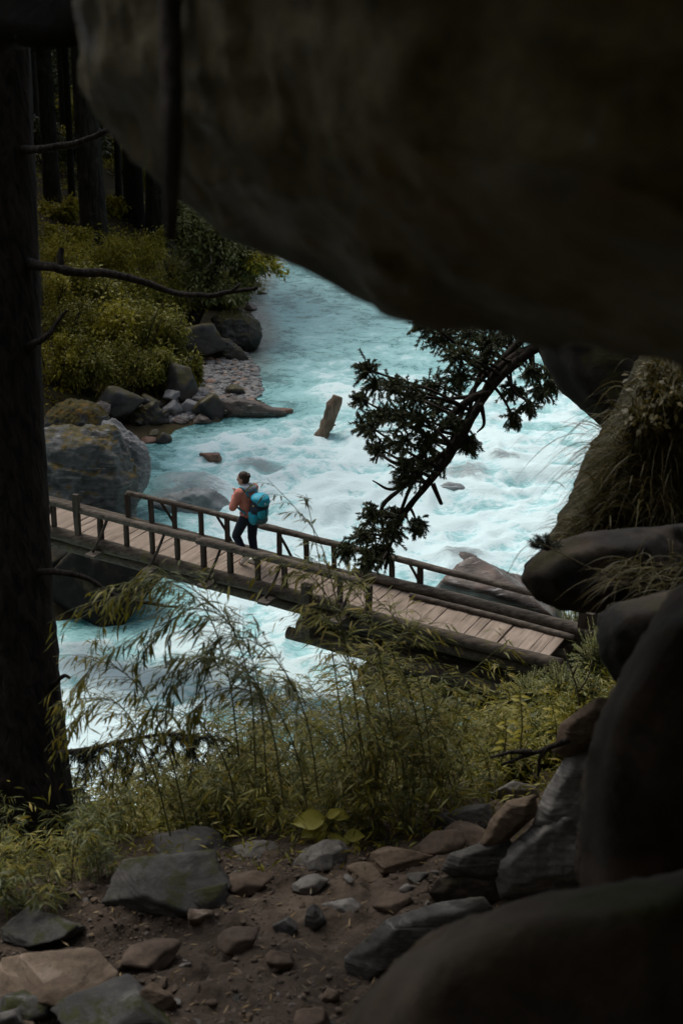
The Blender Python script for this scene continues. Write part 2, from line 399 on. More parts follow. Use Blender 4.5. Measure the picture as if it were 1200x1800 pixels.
# ------------------------------------------------------------------ the valley: shore lines and ground height
_lp = [PZ(*q)[:2] for q in ((238, 850), (262, 780), (330, 748), (400, 737), (505, 724), (455, 695), (446, 650), (436, 620), (452, 600), (450, 565), (438, 520), (462, 470))]
LEFT = [(-60, 30), (-30, 24.5), (-12, 25.0), (-5.6, 26.6), (-4.3, 27.0)] + [tuple(q) for q in _lp] + [(-2.4, 78), (2, 92), (15, 125), (40, 170)]
RIGHT = [(60, 160), (34, 120), (26, 90), (22, 70), (17, 52), (13, 40), (10, 33), (8.5, 28.5), (5.6, 25.2), (3.2, 22.6), (1.8, 21.2), (0, 19.6), (-4, 17.8), (-14, 16.5), (-30, 13), (-60, 14)]
RIV = np.array(LEFT + RIGHT); NL = len(LEFT)
def river(x, y):
    """signed distance to the shore (positive on land) and True where the left/far bank is the nearer one"""
    q = np.stack([x, y], -1); a = RIV; b = np.roll(RIV, -1, 0)
    best = np.full(len(q), 1e9); side = np.zeros(len(q), bool); ins = np.zeros(len(q), bool)
    for k in range(len(a)):
        e = b[k] - a[k]; t = np.clip(((q - a[k]) @ e) / (e @ e), 0, 1); d = np.linalg.norm(q - a[k] - t[:, None] * e, axis=1)
        u = d < best; best = np.where(u, d, best); side = np.where(u, k < NL, side)
        c = (a[k][1] > q[:, 1]) != (b[k][1] > q[:, 1])
        with np.errstate(divide='ignore', invalid='ignore'):
            xi = a[k][0] + (q[:, 1] - a[k][1]) * e[0] / (e[1] if e[1] else 1e-9)
        ins ^= c & (q[:, 0] < xi)
    return np.where(ins, -best, best), side
def sst(a, b, x): t = np.clip((x - a) / (b - a), 0, 1); return t * t * (3 - 2 * t)
def plane_near(x, y):
    z = 9.0 - .20 * (y - 3.6) + .03 * fbm(p3(x * .9, y * .9), 3, 3)
    return z
def H(x, y):
    x = np.atleast_1d(np.asarray(x, float)); y = np.atleast_1d(np.asarray(y, float))
    d, left = river(x, y)
    # left / far bank: shingle, then a bank with bushes, then the forest slope
    zl = .10 * np.clip(d, 0, 2.2) + .62 * np.clip(d - 2.2, 0, 4.0) + .30 * np.clip(d - 6.2, 0, 18) + .62 * np.clip(d - 24, 0, 60) + .1 * np.clip(d - 84, 0, None)
    zl += np.clip(d / 8, 0, 1) * .5 * fbm(p3(x * .23, y * .23), 4, 11)
    # near / right bank
    t = np.clip(d / 13.4, 0, 1); zs = 8.9 * t ** .92
    zs = np.where(d > 13.4, 8.9 + .35 * (d - 13.4), zs)
    pn = plane_near(x, y)
    k = .25; zr = -k * np.log(np.exp(-np.minimum(zs, 60) / k * 1.0) + np.exp(-np.minimum(np.where(y < 12, pn, 60), 60) / k))
    zr += .9 * np.clip(-1.5 - y, 0, 40) + .85 * np.clip(x - 2.4, 0, 30) * sst(14, 4, y) + .5 * np.clip(-8 - x, 0, 40) * sst(12, 3, y)  # first term: unseen rise behind the camera, added to block sky light
    zr = np.where(y > 24, np.maximum(zr, .8 * np.clip(d, 0, 60)), zr)
    zr += sst(1, 6, d) * sst(5.4, 8, y + .001) * .35 * fbm(p3(x * .5, y * .5), 4, 21)
    z = np.where(left, zl, zr)
    zin = np.maximum(-2.2, d * .45)
    return np.where(d < 0, zin, z)
def hit(px, py, d0=2.2, d1=120.0, f=None):
    r = ray(px, py); s = np.exp(np.linspace(math.log(d0), math.log(d1), 900)); q = CAM + s[:, None] * r
    z = (f or H)(q[:, 0], q[:, 1]); k = np.nonzero(q[:, 2] < z)[0]
    i = k[0] if len(k) else len(s) - 1
    return q[i], s[i]
def GH(x, y):
    """height of the fine ground of the ledge in front of the camera"""
    x = np.atleast_1d(np.asarray(x, float)); y = np.atleast_1d(np.asarray(y, float))
    z = H(x, y) + .02
    q = p3(x, y)
    z = z + .055 * fbm(q * 2.6, 4, 31) + .050 * fbm(q * 7, 4, 32, .6) + .022 * fbm(q * 20, 4, 33, .65, True)
    e = np.maximum(np.abs(x) - 3.2, np.maximum(y - 5.9, 2.0 - y))
    return z - .25 * sst(0, .7, e)

# --- ground sheet out to the hills
xs = np.concatenate([-np.geomspace(220, 24, 26), np.arange(-23, 24, .42), np.geomspace(24, 220, 26)])
ys = np.concatenate([np.linspace(-90, -8, 14), np.arange(-7, 30, .40), np.arange(30, 80, .62), np.geomspace(80, 330, 34)])
gx, gy = np.meshgrid(xs, ys); X, Y = gx.ravel(), gy.ravel(); Z = H(X, Y)
Z = Z + .10 * fbm(p3(X * 1.3, Y * 1.3), 3, 41) * sst(.8, 3, river(X, Y)[0]) * sst(6, 9, np.abs(Y - 3) + np.abs(X))
Z = np.where((np.abs(X) < 3.4) & (Y > 1.9) & (Y < 6.2), Z - .15, Z)
m, nt, nn, ll = newmat('forest_floor'); v = coords(nt, rnd=False)
a = noise(nt, v, .35, 7, .6); b = noise(nt, v, 3.0, 8, .7); c = noise(nt, v, 14, 5, .7)
col = ramp(nt, a.outputs[0], [(.35, (.055, .05, .018)), (.5, (.05, .04, .024)), (.68, (.075, .068, .02))])
col = mixc(nt, .6, col, ramp(nt, b.outputs[0], [(.3, (.4, .4, .4)), (.7, (1.3, 1.25, 1.2))]), 'MULTIPLY')
finish(nt, col, .95, math_(nt, 'ADD', b.outputs[0], math_(nt, 'MULTIPLY', c.outputs[0], .4)), .8, .08, .1); M['floor'] = m
tag(build('ground', np.stack([X, Y, Z], -1), grid_faces(len(ys), len(xs)), M['floor']), kind='structure')

# --- ledge of trodden soil in front of the camera
xs2 = np.arange(-3.5, 3.3, .021); ys2 = np.arange(1.9, 6.3, .019)
gx, gy = np.meshgrid(xs2, ys2); X, Y = gx.ravel(), gy.ravel()
m, nt, nn, ll = newmat('gravelly_soil'); v = coords(nt, rnd=False)
a = noise(nt, v, 1.4, 8, .65); b = noise(nt, v, 9, 8, .7); c = noise(nt, v, 60, 4, .7)
vo = N(nt, 'ShaderNodeTexVoronoi'); L(nt, v, vo.inputs['Vector']); vo.inputs['Scale'].default_value = 46; vo.inputs['Randomness'].default_value = 1
col = ramp(nt, a.outputs[0], [(.32, (.036, .027, .020)), (.55, (.070, .054, .041)), (.72, (.115, .090, .068))])
col = mixc(nt, .7, col, ramp(nt, b.outputs[0], [(.3, (.42, .4, .38)), (.7, (1.35, 1.3, 1.25))]), 'MULTIPLY')
col = mixc(nt, mapr(nt, c.outputs[0], .6, .72, 0, .5), col, (.14, .11, .08))
hh = math_(nt, 'ADD', math_(nt, 'MULTIPLY', b.outputs[0], .7), math_(nt, 'ADD', math_(nt, 'MULTIPLY', c.outputs[0], .35), math_(nt, 'MULTIPLY', vo.outputs['Distance'], -.3)))
finish(nt, col, .95, hh, .9, .014, .12); M['soil'] = m
tag(build('footpath', np.stack([X, Y, GH(X, Y)], -1), grid_faces(len(ys2), len(xs2)), M['soil']), kind='structure')

# --- shingle of the little beach (sheet) ; its stones follow further down
# --- the river
xw = np.concatenate([np.arange(-44, -13, .5), np.arange(-13, 15, .125), np.arange(15, 46, .5)])
yw = [11.0]
while yw[-1] < 175: yw.append(yw[-1] + max(.075, .0042 * yw[-1]))
yw = np.array(yw); gx, gy = np.meshgrid(xw, yw); X, Y = gx.ravel(), gy.ravel(); q = p3(X, Y)
dsh = -river(X, Y)[0]
wild = sst(60, 40, Y + 4 * fbm(q * .12, 2, 51)) * sst(.2, 2.0, dsh)                         # white water below the bend
wq = q + .9 * np.stack([fbm(q * .45, 3, 52), fbm(q * .45, 3, 53), 0 * X], -1)
big = fbm(wq * np.array([.35, .55, 1]), 3, 54); med = fbm(wq * np.array([1.0, 1.6, 1]), 4, 55, .55, True); fin = fbm(wq * np.array([3.2, 4.6, 1]), 3, 56, .6)
Zw = wild * (.25 * big + .20 * med + .06 * fin) + (1 - wild) * (.05 * big + .035 * fbm(q * np.array([1.2, 3.2, 1]), 3, 57, .6) + .02 * fbm(q * np.array([3.5, 8.5, 1]), 2, 58))
bumps = [(PZ(335, 872), 1.3, .8, .62), (PZ(455, 836), 1.2, .7, .5), (PZ(225, 870), 1.0, .6, .12), (PZ(815, 836), .9, .6, .34), (PZ(885, 822), .6, .5, .22), (PZ(365, 806), .45, .4, .1), (PZ(810, 985), .7, .5, .24), (PZ(560, 900), 1.2, .6, .25), (PZ(950, 800), 1.8, .6, .3)]
for c_, sx_, sy_, h_ in bumps: Zw += h_ * np.exp(-((X - c_[0]) / sx_) ** 2 - ((Y - c_[1] - .2) / sy_) ** 2)
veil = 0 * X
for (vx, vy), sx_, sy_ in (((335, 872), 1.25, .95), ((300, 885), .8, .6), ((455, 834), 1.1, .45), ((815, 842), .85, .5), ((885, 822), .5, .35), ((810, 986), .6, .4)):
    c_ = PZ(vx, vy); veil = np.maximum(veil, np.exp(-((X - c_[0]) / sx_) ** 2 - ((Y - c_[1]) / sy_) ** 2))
foam = .66 * wild + .46 * med * wild + .10 * big * wild + .16 * sst(47, 34, Y) * wild + .30 * (1 - wild)
shallow = sst(1.3, .1, dsh) * sst(44, 50, Y)
m, nt, nn, ll = newmat('rushing_water'); v = coords(nt, rnd=False)
at = N(nt, 'ShaderNodeAttribute'); at.attribute_name = 'foam'; sh = N(nt, 'ShaderNodeAttribute'); sh.attribute_name = 'shallow'
n0 = noise(nt, v, .22, 4, .55, 1.2); n1 = noise(nt, v, .9, 10, .66, 1.6); v2 = coords(nt, (1, 2.1, 1), rnd=False); n2 = noise(nt, v2, 3.2, 8, .68, 1.2); n3 = noise(nt, v2, 13, 5, .7, .6)
f = math_(nt, 'ADD', at.outputs['Fac'], math_(nt, 'MULTIPLY', math_(nt, 'SUBTRACT', n1.outputs[0], .5), 1.5))
f = math_(nt, 'ADD', f, math_(nt, 'MULTIPLY', math_(nt, 'SUBTRACT', n0.outputs[0], .44), .9))
f = math_(nt, 'ADD', f, math_(nt, 'MULTIPLY', math_(nt, 'SUBTRACT', n2.outputs[0], .5), 1.1))
f = math_(nt, 'ADD', f, math_(nt, 'MULTIPLY', math_(nt, 'SUBTRACT', n3.outputs[0], .5), .6))
ff = mapr(nt, f, .12, .98, 0, 1, False)
wcol = ramp(nt, ff, [(0, (.045, .175, .18)), (.22, (.10, .30, .305)), (.5, (.24, .50, .505)), (.78, (.36, .63, .645)), (1, (.64, .80, .81))])
wcol = mixc(nt, math_(nt, 'MULTIPLY', sh.outputs['Fac'], .75), wcol, (.16, .13, .10))
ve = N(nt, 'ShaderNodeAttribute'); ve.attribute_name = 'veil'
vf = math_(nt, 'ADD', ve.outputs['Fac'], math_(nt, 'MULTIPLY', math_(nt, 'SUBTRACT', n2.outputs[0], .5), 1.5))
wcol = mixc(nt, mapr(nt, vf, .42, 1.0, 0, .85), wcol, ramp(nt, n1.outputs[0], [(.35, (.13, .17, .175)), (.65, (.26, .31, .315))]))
rg = mapr(nt, ff, .1, .6, .12, .6)
hb = math_(nt, 'ADD', math_(nt, 'MULTIPLY', n2.outputs[0], .7), math_(nt, 'MULTIPLY', n3.outputs[0], .3))
finish(nt, wcol, rg, hb, .55, .10, .4); M['water'] = m
tag(build('river', np.stack([X, Y, Zw], -1), grid_faces(len(yw), len(xw)), M['water'], attr={'foam': foam, 'shallow': shallow, 'veil': veil}), kind='structure')

# ------------------------------------------------------------------ leaf geometry
def leaves(Pb, D, Nn, Ln, Wd, droop=.25, full=True):
    """lanceolate leaves: base points, directions, face normals, lengths, widths"""
    D = D / np.linalg.norm(D, axis=1)[:, None]; S_ = np.cross(D, Nn); S_ /= (np.linalg.norm(S_, axis=1)[:, None] + 1e-9)
    Ln = np.asarray(Ln)[:, None] * np.ones((len(Pb), 1)); Wd = np.asarray(Wd)[:, None] * np.ones((len(Pb), 1))
    g = np.array([0, 0, -1.0])
    def at(t): return Pb + D * Ln * t + g * Ln * droop * t * t
    n = len(Pb); k = np.arange(n)[:, None]
    if full:
        a, b = at(.33), at(.68)
        V = np.stack([Pb, a - S_ * Wd / 2, a + S_ * Wd / 2, b - S_ * Wd * .36, b + S_ * Wd * .36, at(1.0)], 1).reshape(-1, 3)
        Fc = (k[:, :, None] * 6 + np.array([[0, 2, 1], [1, 2, 4], [1, 4, 3], [3, 4, 5]])[None]).reshape(-1, 3); per = 4
    else:
        a = at(.45)
        V = np.stack([Pb, a - S_ * Wd / 2, a + S_ * Wd / 2, at(1.0)], 1).reshape(-1, 3)
        Fc = (k[:, :, None] * 4 + np.array([[0, 2, 1], [1, 2, 3]])[None]).reshape(-1, 3); per = 2
    return V, Fc, per
def rdir(rs, n):
    d = rs.normal(size=(n, 3)); return d / np.linalg.norm(d, axis=1)[:, None]

# ------------------------------------------------------------------ great rocks round the viewpoint
def thing_rock(name, label, VF, mat, cat='boulder', group=None, flat=False):
    V, Fc = VF; c = V.mean(0); c[2] = V[:, 2].min()
    return tag(build(name, V, Fc, mat, base=c, smooth=not flat), label, cat, group)
oh = [(140, 70, 1.95), (150, 95, 1.92), (172, 150, 1.88), (240, 245, 1.8), (305, 318, 1.74), (395, 392, 1.68), (480, 449, 1.62), (560, 507, 1.57), (640, 556, 1.53), (720, 578, 1.5), (900, 612, 1.44), (1060, 642, 1.4), (1320, 700, 1.36), (2400, 900, 1.3)]
pts = [P(*q) for q in oh] + [P(700, 190, 1.12), P(1000, 330, 1.0), P(450, 120, 1.35), P(1350, 450, 1.0), P(215, -40, 1.7), P(700, -250, 1.1)]
pts += [P(q[0] + 70, q[1] - 170, q[2] + 1.3) for q in oh[3:]]
pts += [np.array(q) for q in ((-.10, 1.15, 13.2), (1.9, .75, 13.3), (-.22, 2.4, 14.2), (2.6, 2.2, 14.2), (2.0, .9, 14.4), (-.05, 1.3, 14.4))]
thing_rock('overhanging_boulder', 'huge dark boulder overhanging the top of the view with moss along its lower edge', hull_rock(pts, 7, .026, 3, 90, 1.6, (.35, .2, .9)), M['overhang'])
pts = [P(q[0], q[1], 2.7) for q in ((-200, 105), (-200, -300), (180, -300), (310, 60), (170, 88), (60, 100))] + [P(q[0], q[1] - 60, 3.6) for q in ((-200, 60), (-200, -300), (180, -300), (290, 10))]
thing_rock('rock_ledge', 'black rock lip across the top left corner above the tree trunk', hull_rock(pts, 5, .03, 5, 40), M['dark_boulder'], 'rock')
big = [
 ('rock_outcrop', 'shadowed rock outcrop with a pale face behind the juniper branches', 'cliff', 'cliff', 9.0, 3.0, .25, [(925, 540), (958, 640), (985, 688), (1035, 716), (1085, 772), (1180, 830), (1330, 830), (1330, 520)]),
 ('mossy_bank', 'steep mossy bank topped with long dry grass at the right edge', 'mossy bank', 'mossbank', 5.6, 1.8, .35, [(1125, 640), (1085, 770), (1040, 868), (1000, 925), (958, 968), (1010, 1010), (1350, 1010), (1350, 600)]),
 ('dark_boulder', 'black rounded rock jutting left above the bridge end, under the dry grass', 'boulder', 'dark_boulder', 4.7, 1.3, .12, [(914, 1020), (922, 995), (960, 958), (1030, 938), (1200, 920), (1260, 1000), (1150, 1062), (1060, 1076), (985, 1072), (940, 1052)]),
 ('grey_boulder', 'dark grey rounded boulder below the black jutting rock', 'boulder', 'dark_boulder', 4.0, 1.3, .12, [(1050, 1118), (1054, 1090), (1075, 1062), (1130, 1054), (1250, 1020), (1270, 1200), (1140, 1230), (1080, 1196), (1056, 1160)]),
 ('leaning_boulder', 'tall dark boulder filling the right edge beside the path', 'boulder', 'brown_boulder', 2.6, 1.6, .2, [(1090, 1185), (1180, 1030), (1340, 940), (1340, 1570), (1045, 1548), (1022, 1480), (1024, 1390), (1045, 1290)]),
 ('blurred_boulder', 'large brown boulder filling the lower right corner, closest to the viewer', 'boulder', 'brown_boulder', 1.9, 1.3, .15, [(595, 1850), (625, 1775), (700, 1690), (800, 1630), (920, 1578), (1060, 1552), (1330, 1510), (1330, 1950), (595, 1950)]),
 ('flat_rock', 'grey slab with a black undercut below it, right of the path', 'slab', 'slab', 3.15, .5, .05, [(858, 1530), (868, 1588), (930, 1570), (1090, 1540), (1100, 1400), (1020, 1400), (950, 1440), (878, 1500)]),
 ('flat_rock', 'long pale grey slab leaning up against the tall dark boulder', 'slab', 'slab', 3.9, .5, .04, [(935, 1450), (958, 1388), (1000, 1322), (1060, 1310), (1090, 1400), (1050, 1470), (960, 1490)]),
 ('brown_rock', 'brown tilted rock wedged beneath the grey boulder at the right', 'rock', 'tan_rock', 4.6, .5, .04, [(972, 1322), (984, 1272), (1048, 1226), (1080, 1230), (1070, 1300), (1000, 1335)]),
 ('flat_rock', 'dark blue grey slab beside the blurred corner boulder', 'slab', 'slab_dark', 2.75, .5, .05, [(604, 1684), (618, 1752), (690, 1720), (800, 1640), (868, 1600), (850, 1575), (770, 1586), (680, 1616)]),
 ('brown_rock', 'tan streaked rock below the small pale stone at the path edge', 'rock', 'tan_rock', 4.0, .3, .03, [(838, 1494), (862, 1440), (890, 1408), (940, 1396), (945, 1430), (900, 1462), (868, 1500)]),
 ('mossy_rock', 'low mossy brown rock in front of the undercut slab', 'rock', 'brown_boulder', 3.25, .35, .03, [(752, 1570), (768, 1545), (820, 1532), (880, 1545), (900, 1590), (850, 1605), (770, 1590)]),
 ('mossy_rock', 'dark rock with a green moss patch at the foot of the tan streaked rock', 'rock', 'slab_dark', 3.5, .35, .03, [(775, 1530), (790, 1500), (850, 1480), (890, 1470), (930, 1520), (880, 1556), (800, 1545)]),
]
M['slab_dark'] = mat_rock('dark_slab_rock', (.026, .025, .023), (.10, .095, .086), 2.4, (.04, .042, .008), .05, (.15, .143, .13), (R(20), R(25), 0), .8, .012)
M['mossbank'] = mat_rock('moss_bank', (.008, .007, .004), (.024, .019, .009), 2.4, (.030, .026, .007), .9, None, (0, 0, 0), .95, .03, None, -.4)
for k, (nm, lb, ct, mt, d, th, bu, pp) in enumerate(big):
    if k >= 6:                                                        # the smaller slabs and rocks stand on the ground of the ledge
        q_ = max(pp, key=lambda q: q[1]); d = min(hit(min(q_[0], 880), q_[1], 2.2, 9.0)[1] + .02, 5.3); th *= 1.3
    ex = [P(1060, 2300, 2.7), P(1340, 2600, 2.7), P(1060, 2000, 3.6), P(1340, 2300, 3.8)] if nm == 'leaning_boulder' else ([P(660, 3300, 1.95), P(1330, 3400, 1.95), P(700, 2900, 2.6), P(1330, 2900, 2.8)] if nm == 'blurred_boulder' else [])
    thing_rock(nm, lb, hull_rock(px_hull(pp, d, th, bu) + ex, 6, .13 if ct == 'mossy bank' else (.034 if 'flat' in nm else (.075 if k in (2, 3, 4) else .036)), 20 + k, 170, 1.8, (.3, -.3, .8) if 'flat' in nm or 'brown_rock' in nm else None), M[mt], ct)

fp = [(1112, 668, 6.4), (1105, 900, 6.3), (1130, 1200, 5.6), (1110, 1500, 4.6), (1100, 1800, 3.9), (1400, 520, 6.6), (3400, 250, 7.0), (3400, 900, 5.0), (3400, 3000, 3.2), (1300, 3000, 3.0), (1120, 2600, 3.2)]
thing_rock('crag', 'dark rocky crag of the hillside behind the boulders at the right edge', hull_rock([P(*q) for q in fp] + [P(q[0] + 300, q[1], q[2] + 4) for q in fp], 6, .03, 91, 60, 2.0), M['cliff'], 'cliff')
# ------------------------------------------------------------------ rocks of the far shore and in the river
def place_rock(name, label, px, pyb, w, h, mat, seed, cat='rock', deep=.9, yaw=0.0, sub=4, z=0.0, d=None, group=None, rough=.05, strata=None, sink=.18, npl=14, f=None, tilt=0.0):
    if d is not None: b = P(px, pyb, d)
    elif z is None: b, d = hit(px, pyb, f=f)
    else: b = PZ(px, pyb, z); d = proj(b)[2]
    ww, hh = w * d / F, h * d / F / .94
    V, Fc = rock_arrays(seed, (ww * 1.06, ww * deep, hh * (1 + sink) * 1.08), sub, npl, rough, 70, strata)
    c, s = math.cos(tilt), math.sin(tilt); V = V @ np.array([[c, 0, -s], [0, 1, 0], [s, 0, c]]).T
    c, s = math.cos(yaw), math.sin(yaw); V = V @ np.array([[c, -s, 0], [s, c, 0], [0, 0, 1]]).T
    b = b + np.array([0, ww * deep * .30, hh * (.5 - sink * .6)])
    return tag(build(name, V + b, Fc, mat, base=b - np.array([0, 0, hh / 2])), label, cat, group)
shore = [
 ('rock', 'low dark mossy rock left of the moss capped boulder', 352, 628, 88, 52, 'wet_dark', 105, 'rock', .9, -.2, 4),
 ('rock', 'small dark square rock lying on the lower shingle', 412, 699, 36, 19, 'wet_dark', 107, 'rock', .9, .2, 3),
 ('rock', 'black pointed rock at the near end of the shingle beach', 364, 738, 54, 40, 'wet_dark', 108, 'rock', .9, .3, 4),
 ('flat_rock', 'rust red tip of rock at the end of the long flat slab', 492, 730, 44, 11, 'rusty', 110, 'rock', .8, 0, 3),
 ('stone', 'pale blue grey stone between the black rocks on the shore', 334, 733, 34, 27, 'shore_grey', 111, 'stone', .9, .4, 4),
 ('rock', 'streaked grey rock left of the pale blue grey stone', 303, 738, 40, 30, 'shore_grey', 112, 'rock', .9, .8, 4),
 ('rock', 'dark rock face under the bushes left of the shingle', 318, 706, 56, 58, 'wet_dark', 117, 'rock', 1.2, .2, 4),
 ('rock', 'broad dark rock under the bushes behind the mossy tilted boulder', 205, 735, 84, 50, 'wet_dark', 115, 'rock', .9, .3, 4),
 ('rock', 'small black rock breaking the water off the big boulder', 287, 780, 28, 17, 'wet_dark', 116, 'rock', .9, .5, 3),
 ('rock', 'thin tan rock awash beside the small black rock', 262, 779, 34, 8, 'rusty', 117, 'rock', .8, 0, 3),
 ('rock', 'small tan rock awash in the white water upstream of the walker', 370, 809, 40, 12, 'rusty', 118, 'rock', .7, -.3, 4),
 ('rock', 'reddish rock just breaking the foam in midstream', 884, 829, 40, 17, 'rusty', 122, 'rock', .7, 0, 3),
 ('rock', 'brown rock awash just behind the pointed river boulder', 812, 992, 62, 18, 'wet_brown', 123, 'rock', .7, 0, 4),
 ('rock', 'grey stone at the water edge behind the bridge end post', 1058, 1102, 46, 30, 'shore_grey', 125, 'rock', .8, 0, 3),
]
for (nm, lb, px, pyb, w, h, mt, sd_, ct, dp, yw_, sb) in shore:
    d_ = 31.5 if sd_ == 101 else (35.0 if sd_ == 102 else (34.2 if sd_ == 103 else None))
    if lb.startswith(('low dark mossy', 'dark rock face', 'broad dark')): place_rock(nm, lb, px, pyb, w, h, M[mt], sd_, ct, dp, yw_, sb, z=.35)
    else: place_rock(nm, lb, px, pyb, w, h, M[mt], sd_, ct, dp, yw_, sb, d=d_, strata=(.2, .1, .97) if mt in ('river_boulder', 'shore_grey', 'wet_brown') else None, sink=.25 if sd_ > 115 else .18)
outlined = [
 ('boulder', 'big grey streaked boulder with moss on top, at the left end of the bridge', 'river_boulder', 31.5, 2.6, .5, 6, (.2, .1, .97), [(60, 772), (95, 757), (150, 752), (192, 752), (212, 768), (226, 800), (240, 832), (238, 880), (232, 930), (150, 960), (60, 950)]),
 ('boulder', 'mossy tilted boulder with pale streaks behind the big one by the bridge', 'river_boulder_tilted', 35.0, 2.4, .3, 5, (.7, .1, -.7), [(62, 765), (78, 735), (105, 710), (125, 702), (168, 712), (190, 732), (198, 780), (60, 800)]),
 ('boulder', 'smooth grey wedge of rock at the water beside the big boulder', 'shore_grey', 33.6, 1.6, .2, 5, (.5, .2, .8), [(180, 745), (196, 735), (212, 745), (240, 780), (256, 785), (263, 812), (258, 850), (246, 875), (225, 905), (180, 860)]),
 ('boulder', 'dark moss capped boulder at the water above the shingle beach', 'wet_dark', 56.0, 2.2, .4, 5, None, [(372, 560), (390, 547), (420, 543), (440, 555), (456, 567), (459, 590), (450, 612), (432, 622), (395, 618), (374, 600)]),
 ('flat_rock', 'sloping grey slab running down into the water under the moss capped boulder', 'wet_dark', 53.0, .8, .1, 4, None, [(374, 606), (384, 594), (402, 596), (424, 612), (438, 630), (428, 640), (408, 634), (385, 622)]),
 ('flat_rock', 'long flat brown slab pointing into the river below the shingle', 'wet_brown', 45.0, .8, .15, 5, (.1, .1, .9), [(388, 704), (410, 697), (440, 702), (470, 713), (505, 724), (495, 735), (400, 736), (386, 722)]),
 ('rock', 'dark angular rock with a pale top edge above the quiet water', 'wet_dark', 44.0, 1.0, .1, 4, None, [(225, 726), (255, 716), (275, 703), (284, 722), (288, 745), (260, 755), (228, 745)]),
 ('boulder', 'smooth grey boulder awash under the rapids behind the far handrail', 'wet_grey', 32.6, 1.6, .3, 5, None, [(258, 868), (290, 848), (335, 834), (372, 838), (395, 852), (412, 872), (390, 900), (290, 900)]),
 ('rock', 'low dark rock ridge awash above the walker', 'wet_grey', 33.8, 1.0, .1, 5, None, [(378, 836), (400, 826), (440, 822), (480, 820), (510, 828), (535, 838), (520, 850), (400, 850)]),
 ('rock', 'grey rock awash in the rapids right of the juniper', 'wet_grey', 34.2, 1.0, .1, 5, None, [(772, 832), (788, 824), (808, 828), (838, 846), (862, 858), (850, 872), (790, 868)]),
]
for k, (nm, lb, mt, d, th, bu, sb, st, pp) in enumerate(outlined):
    if k > 2: d = proj(PZ(np.mean([q[0] for q in pp]), max(q[1] for q in pp) - 3, 0))[2]
    hp_ = px_hull(pp, d, th, bu, .85)
    if mt == 'wet_grey': hp_ = [q - np.array([0, 0, .34]) for q in hp_]
    thing_rock(nm, lb, hull_rock(hp_, 6 if k < 4 else 5, .075, 160 + k, 60, 1.7, st), M[mt], 'boulder' if nm == 'boulder' else 'rock')
pp = [PZ(760, 1048), PZ(800, 1100), PZ(975, 1100), PZ(985, 1070), PZ(1000, 1085) + [0, 1.2, 0]]
tops = [P(808, 990, 26.0), P(832, 978, 26.2), P(872, 1004, 26.0), P(925, 1042, 25.7), P(772, 1026, 25.8), P(972, 1085, 25.6), P(805, 1000, 26.9), P(890, 1020, 27.0), P(850, 1040, 25.5)]
V, Fc = hull_rock(pp + tops + [q - np.array([0, 0, .8]) for q in pp], 6, .045, 71, 140, 1.9, (.6, .1, .6))
thing_rock('boulder', 'pointed brown and grey boulder in the river behind the near end of the bridge', (V, Fc), M['wet_brown'])
for lb, px, py, w, h, mt, k in (('dark squared rock carrying the left end of the bridge', 178, 1088, 190, 130, 'wet_dark', 131), ('black rock in the shade under the left end of the bridge', 110, 1040, 150, 100, 'wet_dark', 132)):
    place_rock('abutment_rock', lb, px, py, w, h, M['dark_boulder'], k, 'rock', .8, .45, 5, d=29.0 if k == 131 else 30.0, npl=6, rough=.03)

# stones of the shingle beach: 300 of them one by one, the rest a mass
rs = np.random.RandomState(5); base_m = []
for k in range(6):
    V, Fc = rock_arrays(300 + k, (1, 1, .62), 2, 9, .03); base_m.append(rawmesh('shingle_stone', V, Fc))
pal = [mat_plain('shingle_grey', (.23, .225, .22), .8, .25, 6), mat_plain('shingle_rust', (.27, .185, .14), .8, .25, 6), mat_plain('shingle_dark', (.085, .085, .085), .7, .25, 6), mat_plain('shingle_tan', (.34, .30, .25), .8, .25, 6)]
for k, b in enumerate(base_m): b.materials.append(pal[k % 4])
bpx = np.array([(322, 622), (370, 612), (432, 622), (455, 650), (462, 690), (440, 712), (392, 722), (320, 742), (285, 742), (300, 712), (318, 670)], float)
def inpoly(x, y, pg):
    r = False
    for i in range(len(pg)):
        a, b = pg[i], pg[i - 1]
        if (a[1] > y) != (b[1] > y) and x < a[0] + (y - a[1]) * (b[0] - a[0]) / (b[1] - a[1]): r = not r
    return r
cnt = 0; massV = MB()
while cnt < 2300:
    x, y = rs.uniform(285, 464), rs.uniform(610, 744)
    if not inpoly(x, y, bpx): continue
    q = PZ(x, y, 0.0); z = max(H(q[0], q[1])[0], -.03); q = PZ(x, y, z)
    s = rs.uniform(.08, .25) * (1.7 if rs.rand() < .10 else 1)
    rot = rs.uniform(0, 6.28); k = rs.randint(6)
    if cnt < 300:
        s *= 1.25
        o = link('shingle_stone', base_m[k], None); o.location = (q[0], q[1], z + .06 * s); o.scale = (s, s * rs.uniform(.6, 1), s * .8); o.rotation_euler = (rs.uniform(-.3, .3), rs.uniform(-.3, .3), rot)
        tag(o, 'rounded stone on the shingle beach between the dark shore rocks', 'stone', 'stones of the shingle beach')
    else:
        U, Fc = rock_arrays(310 + k, (s, s * .8, s * .5), 1, 8, .03)
        c, sn = math.cos(rot), math.sin(rot); U = U @ np.array([[c, -sn, 0], [sn, c, 0], [0, 0, 1]]).T
        massV.add(U + np.array([q[0], q[1], z + .02]), Fc)
    cnt += 1
tag(massV.build('shingle', pal[0]), 'grey shingle between the larger stones of the beach', None, None, 'stuff')

